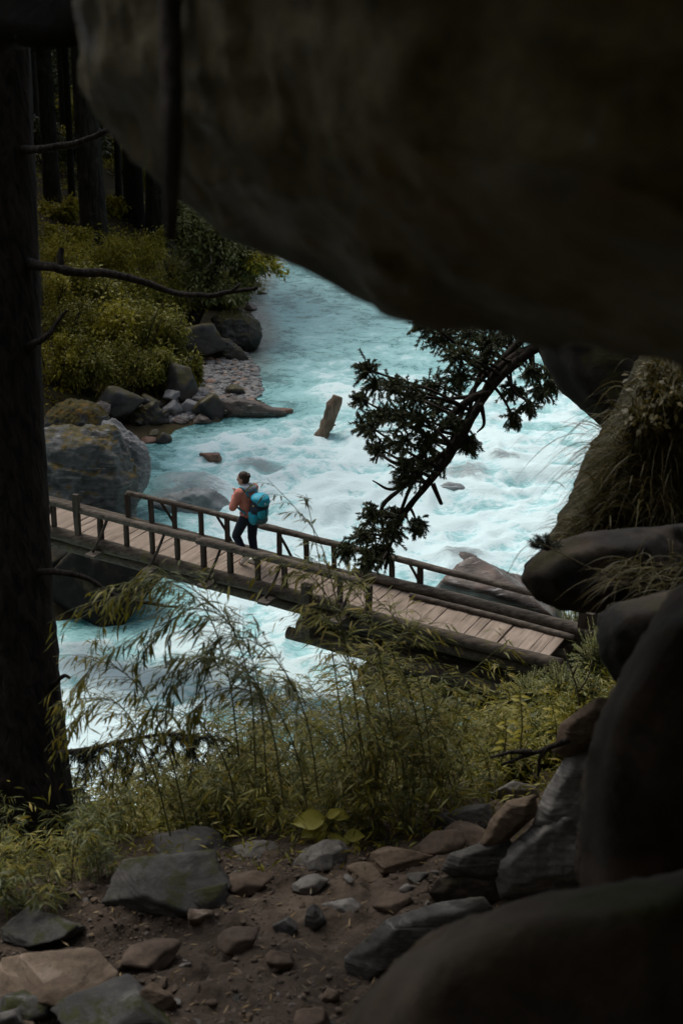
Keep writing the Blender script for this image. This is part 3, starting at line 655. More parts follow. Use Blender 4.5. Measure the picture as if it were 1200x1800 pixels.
# jumble of dark rocks along the water's edge
jm = []
for k in range(9):
    V, Fc = rock_arrays(340 + k, (1, .85, .6), 4, 11, .07, 50, (.3, .2, .9) if k % 2 else None); me = rawmesh('rock', V, Fc); me.materials.append(M[['wet_dark', 'shore_grey', 'wet_dark', 'wet_brown', 'wet_dark'][k % 5]]); jm.append(me)
jspots = [(228, 738, 44), (250, 728, 50), (246, 746, 30), (282, 742, 40), (300, 724, 44), (318, 744, 30), (345, 712, 30), (352, 744, 34), (378, 742, 26), (392, 730, 40), (420, 722, 50), (455, 730, 40), (300, 700, 40), (318, 676, 34), (326, 652, 30), (372, 628, 36), (395, 632, 36), (338, 640, 26), (380, 600, 40), (352, 606, 44), (432, 604, 40), (405, 600, 46), (445, 582, 36), (420, 560, 40), (440, 545, 30), (200, 730, 50), (220, 716, 40), (175, 724, 44), (265, 712, 40), (405, 700, 22), (430, 694, 14), (270, 765, 22), (330, 728, 24), (368, 724, 24), (290, 716, 30), (462, 520, 24), (452, 505, 22)]
for px_, py_, w_ in jspots:
    q = PZ(px_, py_, .0); z_ = max(H(q[0], q[1])[0], -.1); q = PZ(px_, py_, z_); w = w_ * proj(q)[2] / F
    o = link('rock', jm[rs.randint(9)], None); o.location = q + np.array([0, w * .2, w * .08]); o.scale = (w, w, w * rs.uniform(.7, 1.15)); o.rotation_euler = (rs.uniform(-.3, .3), rs.uniform(-.4, .4), rs.uniform(0, 6.28))
    tag(o, 'dark rock in the jumble along the far shore between the shingle and the bridge', 'rock', 'jumbled rocks of the far shore')

# the snag in midstream
b = PZ(562, 772, -.1); t = P(592, 696, proj(b)[2] - .25)
ax = poly([b - (t - b) * .35, b, b + (t - b) * .5 + np.array([.03, 0, .02]), t], 7)
V, F3, F4 = tube(ax, np.linspace(.24, .17, len(ax)), 18, True, .55, 12, 3.4)
sn = MB().add(V, F3, F4)
for k in range(5):
    a = ax[7 + 2 * k]; e = a + np.array([rs.uniform(-.5, .5), -.15, rs.uniform(0, .2)]) * .7; sn.add(*tube([a, e], [.05, .02], 6))
tag(sn.build('driftwood_log', M['log'], base=b), 'pale broken log standing out of the white water in midstream', 'log')

# ------------------------------------------------------------------ the log bridge
A0 = PZ(100, 929, 2.62); R0 = PZ(880, 1134, 2.12)
be = R0 - A0; BL = np.linalg.norm(be); be = be / BL
bn = np.array([-be[1], be[0], 0]); bn /= np.linalg.norm(bn)
if bn[1] < 0: bn = -bn
BW = 1.10; RH = .53; bz = np.array([0, 0, 1.0])
def B(s, w, h): return A0 + be * s + bn * w + bz * h
def s_at(px, w=0.0, h=0.0):
    lo, hi = -2.0, BL + 3
    for _ in range(40):
        m_ = (lo + hi) / 2
        if proj(B(m_, w, h))[0] < px: lo = m_
        else: hi = m_
    return lo
bridge = empty('log_bridge', A0, 'weathered log footbridge with pole handrails crossing the white river', 'bridge')
rs = np.random.RandomState(21)
def logpart(name, pts, r0, r1, mat, n=12, per=7, seed=0, rough=.10, wob=.012, label=None):
    q = poly(pts, per); q = q + wob * np.stack([fbm(q * 1.7 + seed + 9 * k, 2, seed + k) for k in range(3)], -1)
    rad = np.linspace(r0, r1, len(q)) * (1 + .06 * fbm(q * 2.3, 2, seed))
    V, F3, F4 = tube(q, rad, n, True, rough, seed, 5)
    o = build(name, V, [F3, F4], M[mat], bridge)
    if label: o['label'] = label
    return o
SE = BL + .75
logpart('edge_log', [B(-1.3, -.07, -.05), B(BL * .3, -.08, -.07), B(s_at(556) + .1, -.07, -.05)], .125, .115, 'wood_beam', 14, 16, 1)
logpart('edge_log', [B(s_at(556) - .1, -.05, -.03), B(BL * .8, -.07, -.06), B(SE + .3, -.05, -.05)], .10, .11, 'wood_beam', 14, 12, 2)
logpart('edge_log', [B(-1.3, BW + .05, -.06), B(BL * .5, BW + .06, -.06), B(SE + .3, BW + .05, -.06)], .11, .11, 'wood_beam', 12, 16, 3)
for k, w in enumerate((.02, .38, .74, 1.08)):
    logpart('bearer_log', [B(-1.6, w, -.29), B(BL * .5, w + .03, -.30), B(SE + .1, w, -.29)], .12, .12, 'wood_beam', 10, 14, 5 + k)
# curb logs lying along the far edge of the deck near the bank
s6 = s_at(622, BW)
logpart('curb_log', [B(s6, BW - .02, .10), B((s6 + SE) / 2, BW + .0, .09), B(SE + .9, BW + .03, .06)], .085, .105, 'wood_rail', 12, 10, 11)
logpart('curb_log', [B(s6 + 1.2, BW - .26, .055), B((s6 + SE) / 2 + .8, BW - .24, .05), B(SE + .2, BW - .27, .04)], .045, .055, 'wood_rail', 10, 10, 12)
# planks, one by one
pm = []
for k in range(8):
    V = boxv((-.097, -.02, 0), (.194, 0, 0), (0, BW + .06, 0), (0, 0, .045)); bm = bmesh.new()
    vs = [bm.verts.new(v) for v in V]
    for f in BOXF: bm.faces.new([vs[i] for i in f])
    bmesh.ops.recalc_face_normals(bm, faces=bm.faces)
    bmesh.ops.subdivide_edges(bm, edges=[e for e in bm.edges if abs((e.verts[0].co - e.verts[1].co).y) > .5], cuts=3)
    for v in bm.verts: v.co += Vector((rs.uniform(-.006, .006), 0, rs.uniform(-.006, .006))); 
    for v in bm.verts:
        if v.co.y > BW or v.co.y < 0: v.co.y += rs.uniform(-.03, .03)
    bmesh.ops.bevel(bm, geom=[e for e in bm.edges], offset=.0025, segments=1, affect='EDGES')
    me = bpy.data.meshes.new('plank'); bm.to_mesh(me); bm.free(); me.materials.append(M['plank']); pm.append(me)
yaw = math.atan2(be[1], be[0]); pit = -math.asin(be[2])
s = -1.25; k = 0
while s < SE:
    wid = rs.uniform(.82, 1.15)
    o = bpy.data.objects.new('plank', pm[rs.randint(8)]); C.objects.link(o); o.parent = bridge
    o.location = Vector(B(s, 0, -.045 + rs.uniform(-.006, .006)) - A0); o.rotation_euler = (rs.uniform(-.008, .008), pit + rs.uniform(-.01, .01), yaw + rs.uniform(-.012, .012)); o.scale = (wid, 1, 1)
    s += .194 * wid + .001
# trodden earth lying over the bank end of the deck
# handrails and posts
def rail_h(w): return B
logpart('handrail', [B(s_at(50), -.05, RH), B(s_at(230), -.06, RH - .01), B(s_at(358), -.05, RH + .01)], .065, .075, 'wood_rail', 12, 12, 31, .12)
logpart('handrail', [B(s_at(352), -.06, RH), B(s_at(500), -.05, RH - .01), B(s_at(640), -.03, RH - .03)], .08, .07, 'wood_rail', 12, 12, 32, .12)
f1 = s_at(222, BW, RH)
logpart('handrail', [B(f1, BW + .04, RH), B(s_at(330, BW, RH), BW + .05, RH + .01), B(s_at(462, BW, RH), BW + .03, RH)], .05, .06, 'wood_rail', 10, 10, 33, .12)
logpart('handrail', [B(s_at(456, BW, RH), BW + .03, RH), B(s_at(590, BW, RH), BW + .04, RH - .01), B(s_at(700, BW, RH), BW + .04, RH)], .065, .055, 'wood_rail', 10, 10, 34, .12)
logpart('handrail', [B(s_at(684, BW, RH), BW + .03, RH), B(s_at(800, BW, RH), BW + .04, RH - .02), B(s_at(950, BW, RH), BW + .03, RH - .02)], .06, .055, 'wood_rail', 10, 10, 35, .12)
def post(px, w, h0, h1, wd, name='post', lean=0.0, mat='wood_post'):
    s_ = s_at(px, w, (h0 + h1) / 2)
    a = B(s_ - wd / 2, w - .04, h0); V = boxv(a, be * wd, bn * .08, bz * (h1 - h0) + be * lean)
    V = V + rs.uniform(-.008, .008, V.shape); mid = (V[:4] + V[4:]) / 2 + rs.uniform(-.008, .008, (4, 3))
    V = np.concatenate([V[:4], mid, V[4:]]); i = np.arange(4); j = (i + 1) % 4
    F4 = np.concatenate([np.stack([i, j, j + 4, i + 4], -1), np.stack([i + 4, j + 4, j + 8, i + 8], -1), [[3, 2, 1, 0], [8, 9, 10, 11]]])
    return build(name, V, F4, M[mat], bridge, smooth=False)
for px in (95, 177, 223, 268, 312, 358, 405, 453, 500): post(px, -.05, -.02, RH - .04, .075)
post(598, -.04, 0, RH - .06, .07); post(648, -.04, 0, RH - .06, .09)
post(136, -.10, -.05, RH + .30, .10)['label'] = 'taller post standing above the near handrail'
for px in (225, 266, 307, 354, 400, 446, 491, 538, 587, 640, 688, 738): post(px, BW + .05, -.02, RH - .03, .075)
def brace(px, w, out, flip):
    """slanting strut from the end of a projecting foot board up to the rail"""
    s_ = s_at(px, w, 0); sg = -1 if w < .5 else 1
    a = B(s_, w + sg * out, -.10); b_ = B(s_ + .16 * flip, w + sg * .02, RH - .05)
    V, F3, F4 = tube(poly([a, (a + b_) / 2 + be * .015, b_], 3), .026, 6, True, .15, int(px))
    build('brace', V, [F3, F4], M['wood_post'], bridge)
    V = boxv(B(s_ - .10, w + (sg * .06 if sg > 0 else sg * (out + .12)), -.175), be * .20, bn * (out + .06), bz * .05)
    build('foot_board', V + rs.uniform(-.006, .006, V.shape), BOXF, M['wood_rail'], bridge, smooth=False)
for px in (84, 180, 279, 377, 482, 607): brace(px, -.05, .30, 1)
for px in (297, 395, 500, 732): brace(px, BW + .05, .28, -1)
# cantilever courses carrying the bank end
def block(name, s0, s1, w0, w1, h0, h1, mat='wood_beam', j=.012):
    V = boxv(B(s0, w0, h0), be * (s1 - s0), bn * (w1 - w0), bz * (h1 - h0)); bm = bmesh.new(); vs = [bm.verts.new(v) for v in V]
    for f in BOXF: bm.faces.new([vs[i] for i in f])
    bmesh.ops.recalc_face_normals(bm, faces=bm.faces)
    bmesh.ops.subdivide_edges(bm, edges=bm.edges[:], cuts=2, use_grid_fill=True)
    for v in bm.verts: v.co += Vector(rs.uniform(-j, j, 3))
    bmesh.ops.bevel(bm, geom=bm.edges[:], offset=.004, segments=1, affect='EDGES')
    me = bpy.data.meshes.new(name); bm.to_mesh(me); bm.free(); me.transform(Matrix.Translation(-Vector(A0)))
    return link(name, me, M[mat], bridge)
sc1 = s_at(545, -.1, -.55); sc2 = s_at(656, -.1, -1.0)
block('cross_beam', sc1 - .14, sc1 + .14, -.38, BW + .35, -.66, -.43)
block('cross_beam', sc2 - .15, sc2 + .15, -.40, BW + .35, -1.17, -.92)
block('cross_beam', sc2 + 1.2, sc2 + 1.5, -.35, BW + .35, -1.62, -1.38)
for k, w in enumerate((-.08, .30, .70, 1.08)):
    logpart('cantilever_log', [B(sc1 - .45, w, -.78), B(sc1 + 1.5, w, -.78), B(SE + .9, w, -.80)], .115, .12, 'wood_beam', 10, 8, 41 + k)
    logpart('cantilever_log', [B(sc2 - .25, w, -1.28), B(sc2 + 1, w, -1.28), B(SE + .9, w, -1.30)], .11, .12, 'wood_beam', 10, 8, 46 + k)
block('strut', sc1 - .07, sc1 + .09, -.30, -.14, -.45, RH * .55, 'wood_post')
block('strut', sc2 - .1, sc2 + .04, -.2, -.08, -2.1, -1.15, 'wood_post')
block('cross_beam', -1.2, -.9, -.35, BW + .35, -.66, -.42)
block('end_post', s_at(1030, BW, .3) - .13, s_at(1030, BW, .3) + .13, BW - .05, BW + .2, -.5, .42, 'wood_post')

# ------------------------------------------------------------------ the walker
def voxel_mesh(name, parts, size, smooth=2):
    """joins closed shapes into ONE continuous surface"""
    mb = MB()
    for p_ in parts: mb.add(p_[0], p_[1], p_[2] if len(p_) > 2 else None)
    V, fs = mb.arrays(); me = rawmesh(name + '_raw', V, fs)
    o = bpy.data.objects.new(name + '_raw', me); C.objects.link(o)
    md = o.modifiers.new('r', 'REMESH'); md.mode = 'VOXEL'; md.voxel_size = size
    if smooth: ms = o.modifiers.new('s', 'SMOOTH'); ms.iterations = smooth; ms.factor = .5
    dg = bpy.context.evaluated_depsgraph_get(); out = bpy.data.meshes.new_from_object(o.evaluated_get(dg)); out.name = name
    bpy.data.objects.remove(o); bpy.data.meshes.remove(me)
    for p_ in out.polygons: p_.use_smooth = True
    return out
def cap(a, b, ra, rb, n=14):
    """tapered limb with round ends"""
    a, b = np.array(a, float), np.array(b, float); t = b - a; l_ = np.linalg.norm(t); t = t / l_
    pts = []; rad = []
    for th in np.linspace(-math.pi / 2, 0, 5): pts.append(a + t * ra * math.sin(th)); rad.append(max(ra * math.cos(th), .001))
    for th in np.linspace(0, math.pi / 2, 5): pts.append(b + t * rb * math.sin(th)); rad.append(max(rb * math.cos(th), .001))
    return tube(pts, rad, n)
def chain(ps, rr): return [cap(ps[i], ps[i + 1], rr[i], rr[i + 1]) for i in range(len(ps) - 1)]
def ell(c, r, n=3, rot=None): return ellipsoid(c, r, n, rot)
def ry(a): return [[math.cos(a), 0, math.sin(a)], [0, 1, 0], [-math.sin(a), 0, math.cos(a)]]
wp = None
for s_ in np.linspace(1, BL, 400):
    if proj(B(s_, BW * .5, 0))[0] > 439: wp = B(s_, BW * .5, .004); break
person = empty('person', wp, 'person with hair in a bun, salmon jacket and dark trousers walking along the bridge', 'person')
person.rotation_euler = (0, 0, math.atan2(-be[1], -be[0])); person.rotation_euler.z -= R(13); prot = person.rotation_euler.z
# local frame: +X walking direction, +Y the walker's left, Z up
hipL, hipR = (.02, .095, .90), (.0, -.095, .90)
kneeL, ankL, toeL = (.235, .10, .525), (.015, .10, .20), (.155, .10, .035)
kneeR, ankR, toeR = (.03, -.095, .49), (-.05, -.09, .085), (.12, -.10, .03)
shL, shR = (.045, .185, 1.39), (.045, -.185, 1.39)
elL, wrL = (.13, .265, 1.13), (.215, .13, 1.30)
elR, wrR = (.14, -.255, 1.13), (.225, -.10, 1.29)
headc = np.array([.115, .01, 1.60])
def hand(w, fwd, side):
    """palm, four unequal bent fingers and a thumb, closing on a strap"""
    w = np.array(w); f_ = np.array(fwd, float); f_ /= np.linalg.norm(f_); sd_ = np.array(side, float); sd_ -= f_ * (sd_ @ f_); sd_ /= np.linalg.norm(sd_); up_ = np.cross(sd_, f_)
    out = [ell(w + f_ * .045, (.045, .038, .02), 2, np.stack([f_, sd_, up_], 1))]
    for k, ln in enumerate((.036, .042, .040, .031)):
        a = w + f_ * .078 + sd_ * (.027 - .018 * k); b_ = a + f_ * ln; c_ = b_ - up_ * ln * .8 + f_ * .008; d_ = c_ - f_ * ln * .5 - up_ * .008
        out += chain([a, b_, c_, d_], [.0095, .009, .0085, .0075])
    a = w + f_ * .03 + sd_ * .034; out += chain([a, a + f_ * .028 + sd_ * .018 - up_ * .01, a + f_ * .055 + sd_ * .012 - up_ * .026], [.012, .0105, .009])
    return out
body = []
body += chain([hipL, kneeL, ankL], [.088, .056, .040]) + chain([hipR, kneeR, ankR], [.088, .056, .040])
body += chain([ankL, toeL], [.038, .028]) + chain([ankR, toeR], [.040, .028])
body += [ell((.0, 0, .95), (.12, .165, .13)), ell((.02, 0, 1.12), (.105, .145, .16)), ell((.035, 0, 1.30), (.115, .175, .16))]
body += chain([(.05, 0, 1.40), (.095, .005, 1.53)], [.058, .052])
body += chain([shL, elL, wrL], [.055, .042, .028]) + chain([shR, elR, wrR], [.055, .042, .028])
body += hand(wrL, (.25, -.35, .9), (.3, -.9, -.2)) + hand(wrR, (.25, .30, .9), (.3, .9, -.2))
# head: skull, jaw, nose, brow, lips, chin, ears ; looking a little to the left
hr = R(22); hx = np.array([math.cos(hr), math.sin(hr), -.10]); hx /= np.linalg.norm(hx); hy = np.array([-math.sin(hr), math.cos(hr), 0]); hz = np.cross(hx, hy)
HM = np.stack([hx, hy, hz], 1)
def hp(x, y, z): return headc + hx * x + hy * y + hz * z
body += [ell(headc + hz * .02, (.098, .078, .098), 3, HM), ell(hp(.03, 0, -.045), (.066, .060, .075), 3, HM), ell(hp(.082, 0, -.098), (.022, .026, .018), 2, HM),
         ell(hp(.108, 0, -.022), (.018, .012, .026), 2, HM), ell(hp(.088, 0, .028), (.016, .05, .012), 2, HM), ell(hp(.095, 0, -.064), (.012, .024, .010), 2, HM),
         ell(hp(-.005, .078, -.012), (.018, .010, .032), 2, HM), ell(hp(-.005, -.078, -.012), (.018, .010, .032), 2, HM)]
M['skin'] = mat_plain('skin', (.42, .25, .18), .55, .1, 20, .1, .002)
link('body', voxel_mesh('body', body, .0065, 2), M['skin'], person)
M['hair'] = mat_wood('brown_hair', (.018, .012, .009), (.075, .05, .034), 2, 3.0, None, .6)
hair = [ell(hp(-.018, 0, .038), (.100, .087, .098), 3, HM), ell(hp(-.045, 0, -.02), (.072, .080, .085), 3, HM), ell(hp(-.098, 0, .045), (.050, .048, .045), 3, HM)]
for k in range(7):
    a = k / 7 * 6.28; hair.append(ell(hp(-.10 + .02 * math.cos(a), .03 * math.cos(a * 2), .045 + .03 * math.sin(a)), (.03, .024, .022), 2, HM))
link('hair', voxel_mesh('hair', hair, .007, 1), M['hair'], person)
M['eye'] = mat_plain('eye_dark', (.03, .025, .02), .2, .1)
for sy in (1, -1):
    V, Fc = ell(hp(.088, sy * .031, .006), (.010, .012, .008), 2, HM); link('eye', rawmesh('eye', V, Fc), M['eye'], person)
def cloth(name, parts, vox, mat, wr=.010, sc=9, seed=3):
    me = voxel_mesh(name, parts, vox, 3); n_ = len(me.vertices); co = np.empty(n_ * 3, np.float32); me.vertices.foreach_get('co', co); co = co.reshape(-1, 3)
    nr = np.empty(n_ * 3, np.float32); me.vertices.foreach_get('normal', nr); nr = nr.reshape(-1, 3)
    co = co + nr * (wr * fbm(co * np.array([sc, sc, sc * .6]), 3, seed, .55, True))[:, None]; me.vertices.foreach_set('co', co.astype(np.float32).ravel()); me.update()
    return link(name, me, mat, person)
M['jacket'] = mat_plain('salmon_jacket', (.55, .20, .15), .85, .14, 14, .3, .004)
M['jacket_red'] = mat_plain('coral_hem', (.55, .13, .085), .85, .12, 14, .3, .004)
jk = chain([shL, elL, (wrL[0] - .015, wrL[1] + .02, wrL[2] - .02)], [.085, .068, .046]) + chain([shR, elR, (wrR[0] - .015, wrR[1] - .02, wrR[2] - .02)], [.085, .068, .046])
jk += [ell((.035, 0, 1.31), (.145, .205, .155)), ell((.025, 0, 1.14), (.135, .175, .18)), ell((.01, 0, 1.0), (.142, .182, .09)), ell((.055, 0, 1.41), (.10, .15, .07))]
cloth('jacket', jk, .011, M['jacket'])
cloth('jacket_hem', [ell((.005, 0, .945), (.137, .176, .04))], .011, M['jacket_red'], .004)
M['trousers'] = mat_plain('navy_trousers', (.012, .018, .032), .85, .25, 14, .3, .004)
tr = chain([hipL, kneeL, (ankL[0] + .01, ankL[1], ankL[2] + .02)], [.105, .075, .058]) + chain([hipR, kneeR, (ankR[0] + .003, ankR[1], ankR[2] + .03)], [.105, .078, .062]) + [ell((.0, 0, .90), (.128, .168, .12))]
cloth('trousers', tr, .010, M['trousers'], .008)
M['scarf'] = mat_plain('grey_hood', (.24, .27, .30), .9, .3, 18, .4, .005)
cloth('hood', [ell((.02, 0, 1.465), (.115, .145, .058)), ell((-.055, 0, 1.455), (.09, .13, .06)), ell((.09, 0, 1.47), (.075, .10, .045))], .010, M['scarf'], .012, 16)
M['shoe'] = mat_plain('pale_shoe', (.72, .70, .66), .7, .12, 12); M['sole'] = mat_plain('pale_sole', (.62, .60, .56), .7, .1, 12)
def shoe(ank, toe, nm='shoe'):
    ank, toe = np.array(ank), np.array(toe); f_ = toe - ank; f_[1] = 0; flat = abs(f_[2]) < .12
    d_ = np.array([1, 0, 0.0]) if flat else np.array([.72, 0, -.69]); u_ = np.array([0, 0, 1.0]) if flat else np.array([.69, 0, .72]); s_ = np.array([0, 1.0, 0])
    heel = ank - u_ * .045 - d_ * .045 if not flat else np.array([ank[0] - .05, ank[1], .045])
    RM = np.stack([d_, s_, u_], 1)
    up = [ell(heel + d_ * .035 + u_ * .03, (.06, .044, .06), 3, RM), ell(heel + d_ * .12 + u_ * .012, (.085, .047, .043), 3, RM), ell(heel + d_ * .20 + u_ * .0, (.05, .046, .032), 3, RM)]
    a = cloth(nm, up, .008, M['shoe'], .002)
    so = [ell(heel + d_ * .03 - u_ * .026, (.062, .045, .018), 3, RM), ell(heel + d_ * .115 - u_ * .026, (.09, .047, .016), 3, RM), ell(heel + d_ * .19 - u_ * .024, (.062, .048, .018), 3, RM)]
    me = voxel_mesh('sole', so, .008, 1); o = link('sole', me, M['sole'], a)
shoe(ankL, toeL); shoe(ankR, toeR)
# backpack : a thing of its own, in the same local frame
pack = empty('backpack', wp, 'teal and navy hiking backpack worn by the walker on the bridge', 'backpack'); pack.rotation_euler = (0, 0, prot)
M['teal'] = mat_plain('teal_nylon', (.012, .30, .42), .55, .2, 14, .3, .004); M['navy'] = mat_plain('navy_nylon', (.010, .022, .040), .6, .3, 14, .3, .004); M['mesh_grey'] = mat_plain('grey_green_pocket', (.06, .12, .13), .7, .3, 20, .3, .004)
M['logo'] = mat_plain('white_badge', (.8, .82, .82), .6, .03); M['yellow'] = mat_plain('yellow_tag', (.75, .5, .1), .6, .05)
def pk(name, parts, mat, vox=.010, par=pack):
    me = voxel_mesh(name, parts, vox, 4); return link(name, me, mat, par)
tl = R(8); TM = np.array(ry(-tl))
def pe(x, y, z, rx, ry_, rz): return ell(np.array([-.235, 0, 1.13]) + TM @ np.array([x * 1.2, y * 1.12, z * .95]), (rx * 1.22, ry_ * 1.12, rz * .96), 3, TM)
pk('pack_body', [pe(0, 0, -.05, .115, .155, .25), pe(-.03, 0, .07, .12, .15, .16), pe(.03, 0, -.12, .10, .15, .17)], M['navy'])
pk('lid', [pe(-.015, 0, .205, .135, .155, .085), pe(-.085, 0, .155, .075, .135, .085)], M['teal'])
pk('front_panel', [pe(-.085, 0, -.05, .075, .115, .16)], M['teal'])
pk('panel_strip', [pe(-.10, 0, -.04, .066, .028, .17)], M['navy'])
pk('lower_pocket', [pe(-.05, 0, -.215, .105, .145, .085)], M['mesh_grey'])
for sy in (1, -1): pk('side_pocket', [pe(-.01, sy * .115, -.17, .085, .055, .13), pe(.03, sy * .12, -.10, .05, .05, .06)], M['teal'])
pk('badge', [pe(-.148, .035, .165, .012, .020, .022)], M['logo'], .005)
pk('zip_tag', [pe(-.02, .153, .10, .014, .008, .014)], M['yellow'], .004)
for sy in (1, -1):
    q = poly([(-.10, sy * .10, 1.33), (-.02, sy * .12, 1.465), (.07, sy * .125, 1.475), (.155, sy * .115, 1.38), (.175, sy * .12, 1.25), (.12, sy * .17, 1.12), (-.08, sy * .16, 1.02)], 5)
    V, F3, F4 = tube(q, .026, 8, True, 0, 0, 3, .45); link('shoulder_strap', rawmesh('shoulder_strap', V, [F3, F4]), M['teal'], pack)

# ------------------------------------------------------------------ trees of the far forest
def bark_trunk(pts, rad, n=22, per=8, seed=0, amp=.10, flare=None):
    q = poly(pts, per); r = np.interp(np.linspace(0, 1, len(q)), np.linspace(0, 1, len(rad)), rad)
    V, F3, F4 = tube(q, r, n, True); ctr = np.repeat(q, n, 0); d = V[:len(ctr)] - ctr
    ang = np.tile(np.arange(n) * 2 * math.pi / n, len(q)); hh = np.repeat(np.arange(len(q)), n).astype(float)
    k = amp * fbm(p3(np.cos(ang) * 2.6, np.sin(ang) * 2.6, hh * .22 + seed), 3, seed, .6, True)
    if flare is not None:
        tt = np.repeat(np.linspace(0, 1, len(q)), n); k = k + flare * np.exp(-tt * 9) * (.6 + .6 * np.cos(ang * 5 + seed))
    V[:len(ctr)] = ctr + d * (1 + k)[:, None]
    return V, F3, F4
def crown_cloud(rs, n, size, leaf, blobs=14, full=False, flat=1.0):
    """leaf faces in uneven clumps through a crown of the given half sizes"""
    size = np.asarray(size, float); cs = rdir(rs, blobs) * rs.uniform(.25, .95, blobs)[:, None] * size
    k = rs.randint(blobs, size=n); rr = rs.uniform(.22, .5, blobs)
    p = cs[k] + rs.normal(size=(n, 3)) * .5 * rr[k][:, None] * size
    d = rdir(rs, n) + np.array([0, 0, -.1]) + .6 * p / size; nn_ = rdir(rs, n) * .8 + np.array([0, 0, 1.0])
    l_ = leaf * rs.uniform(.6, 1.3, n)
    V, Fc, per = leaves(p, d, nn_, l_, l_ * .5 * flat, .25, full)
    return V, Fc, np.repeat(rs.rand(n), per)
rs = np.random.RandomState(77)
crown_meshes = []
for k in range(4):
    V, Fc, rr = crown_cloud(rs, 11000, (4.2, 4.2, 5.5), .36, 26)
    me = rawmesh('crown', V, Fc, False, rr); me.materials.append(M['canopy']); crown_meshes.append(me)
def forest_tree(label, px, pyb, wpx, mat='bark_forest', d=None, lean=0.0, group=None, name='forest_tree', pos=None, crown=True, z1=None):
    if pos is not None: b = np.array(pos, float); d = proj(b)[2]; r = wpx
    else:
        b, dd = hit(px, pyb, 20, 140) if d is None else (P(px, pyb, d), d); r = wpx * dd / F / 2; d = dd
    b[2] -= .1
    h = (z1 - b[2]) if z1 else rs.uniform(15, 19)
    t = empty(name, b, label, 'tree', group)
    top = b + np.array([lean * h, rs.uniform(-.3, .3), h])
    V, F3, F4 = bark_trunk([b - [0, 0, .4], b + (top - b) * .03, b + (top - b) * .35 + [rs.uniform(-.12, .12), 0, 0], b + (top - b) * .7, top], [r * 1.25, r * 1.1, r * .92, r * .75, r * .35], 20, 7, int(px), .07, .55)
    build('trunk', V, [F3, F4], M[mat], t)
    if crown:
        o = link('crown', crown_meshes[rs.randint(4)], None, t, Vector((lean * h * .8, 0, h * .80)))
        o.rotation_euler = (0, 0, rs.uniform(0, 6.28)); k = rs.uniform(.85, 1.15); o.scale = (k, k, k)
    return t
ft = [
 ('slender pale lichened trunk just right of the dark foreground trunk', 70, 545, 15, 'bark_pale', None, -.005),
 ('dark forest trunk between the pale slender one and the thick grey one', 92, 350, 27, 'bark_forest', None, 0),
 ('thick grey brown trunk with spreading roots standing in the open undergrowth', 167, 424, 42, 'bark_forest', None, .004),
 ('black broad trunk right of the thick grey brown one', 237, 392, 32, 'bark_dark', None, -.004),
 ('leaning ridged trunk at the edge of the forest behind the green riverside shrub', 280, 432, 44, 'bark_forest', None, .03),
 ('dark trunk half hidden by the overhanging boulder above the green shrub', 312, 425, 34, 'bark_dark', None, .0),
 ('thin dark trunk deep in the forest left of the thick grey brown one', 127, 345, 11, 'bark_dark', None, .01),
 ('thin dark trunk deep in the forest right of the thick grey brown one', 210, 345, 11, 'bark_dark', None, -.01),
]
for lb, px, pyb, w, mt, d, ln in ft: forest_tree(lb, px, pyb, w, mt, d, ln)
n_ = 0
while n_ < 20:
    px = rs.uniform(30, 340); d_ = rs.uniform(72, 120)
    q = P(px, 300, d_); q[2] = H(q[0], q[1])[0]
    forest_tree('dark trunk among many in the depth of the far forest', px, 0, rs.uniform(.09, .30), 'bark_dark', None, rs.uniform(-.02, .02), 'trunks in the depth of the forest', 'forest_tree', q)
    n_ += 1
for k in range(30):                                                   # the wood goes on beside the view
    q = np.array([rs.uniform(-60, -14), rs.uniform(34, 75), 0.0]); q[2] = H(q[0], q[1])[0]
    if proj(q)[0] > 20 and proj(q)[0] < 340: continue
    forest_tree('tall tree of the forest bank outside the clearing', 100, 0, rs.uniform(.2, .45), 'bark_forest', None, 0, 'trees of the far bank', 'forest_tree', q)

# ------------------------------------------------------------------ shrubs of the far bank
def shrub(label, px, pyb, wpx, hpx, mat, seed, n=2600, leaf=.13, name='shrub', cat='shrub', group=None, d=None, lift=0.0, blobs=16):
    r_ = np.random.RandomState(seed)
    b, dd = hit(px, pyb, 8, 140) if d is None else (P(px, pyb, d), d)
    w, h = wpx * dd / F / 2, hpx * dd / F / .94 / 2
    t = empty(name, b, label, cat, group)
    V, Fc, rr = crown_cloud(r_, n, (w, w * .8, h), leaf, blobs, False, r_.uniform(.6, 1.1))
    V = V + b + np.array([0, w * .35, h * .95 + lift])
    build('foliage', V, Fc, M[mat], t, smooth=False, rnd=rr)
    st = MB()
    for k in range(7):
        e = b + np.array([r_.uniform(-.7, .7) * w, w * .35 + r_.uniform(-.5, .5) * w, h * r_.uniform(1.0, 1.7)])
        st.add(*tube(poly([b + np.array([r_.uniform(-.1, .1), w * .2, -.1]), (b + e) / 2 + r_.uniform(-.15, .15, 3), e], 4), np.linspace(.035, .012, 9), 5))
    st.build('stem', M['dead_branch'], t)
    return t
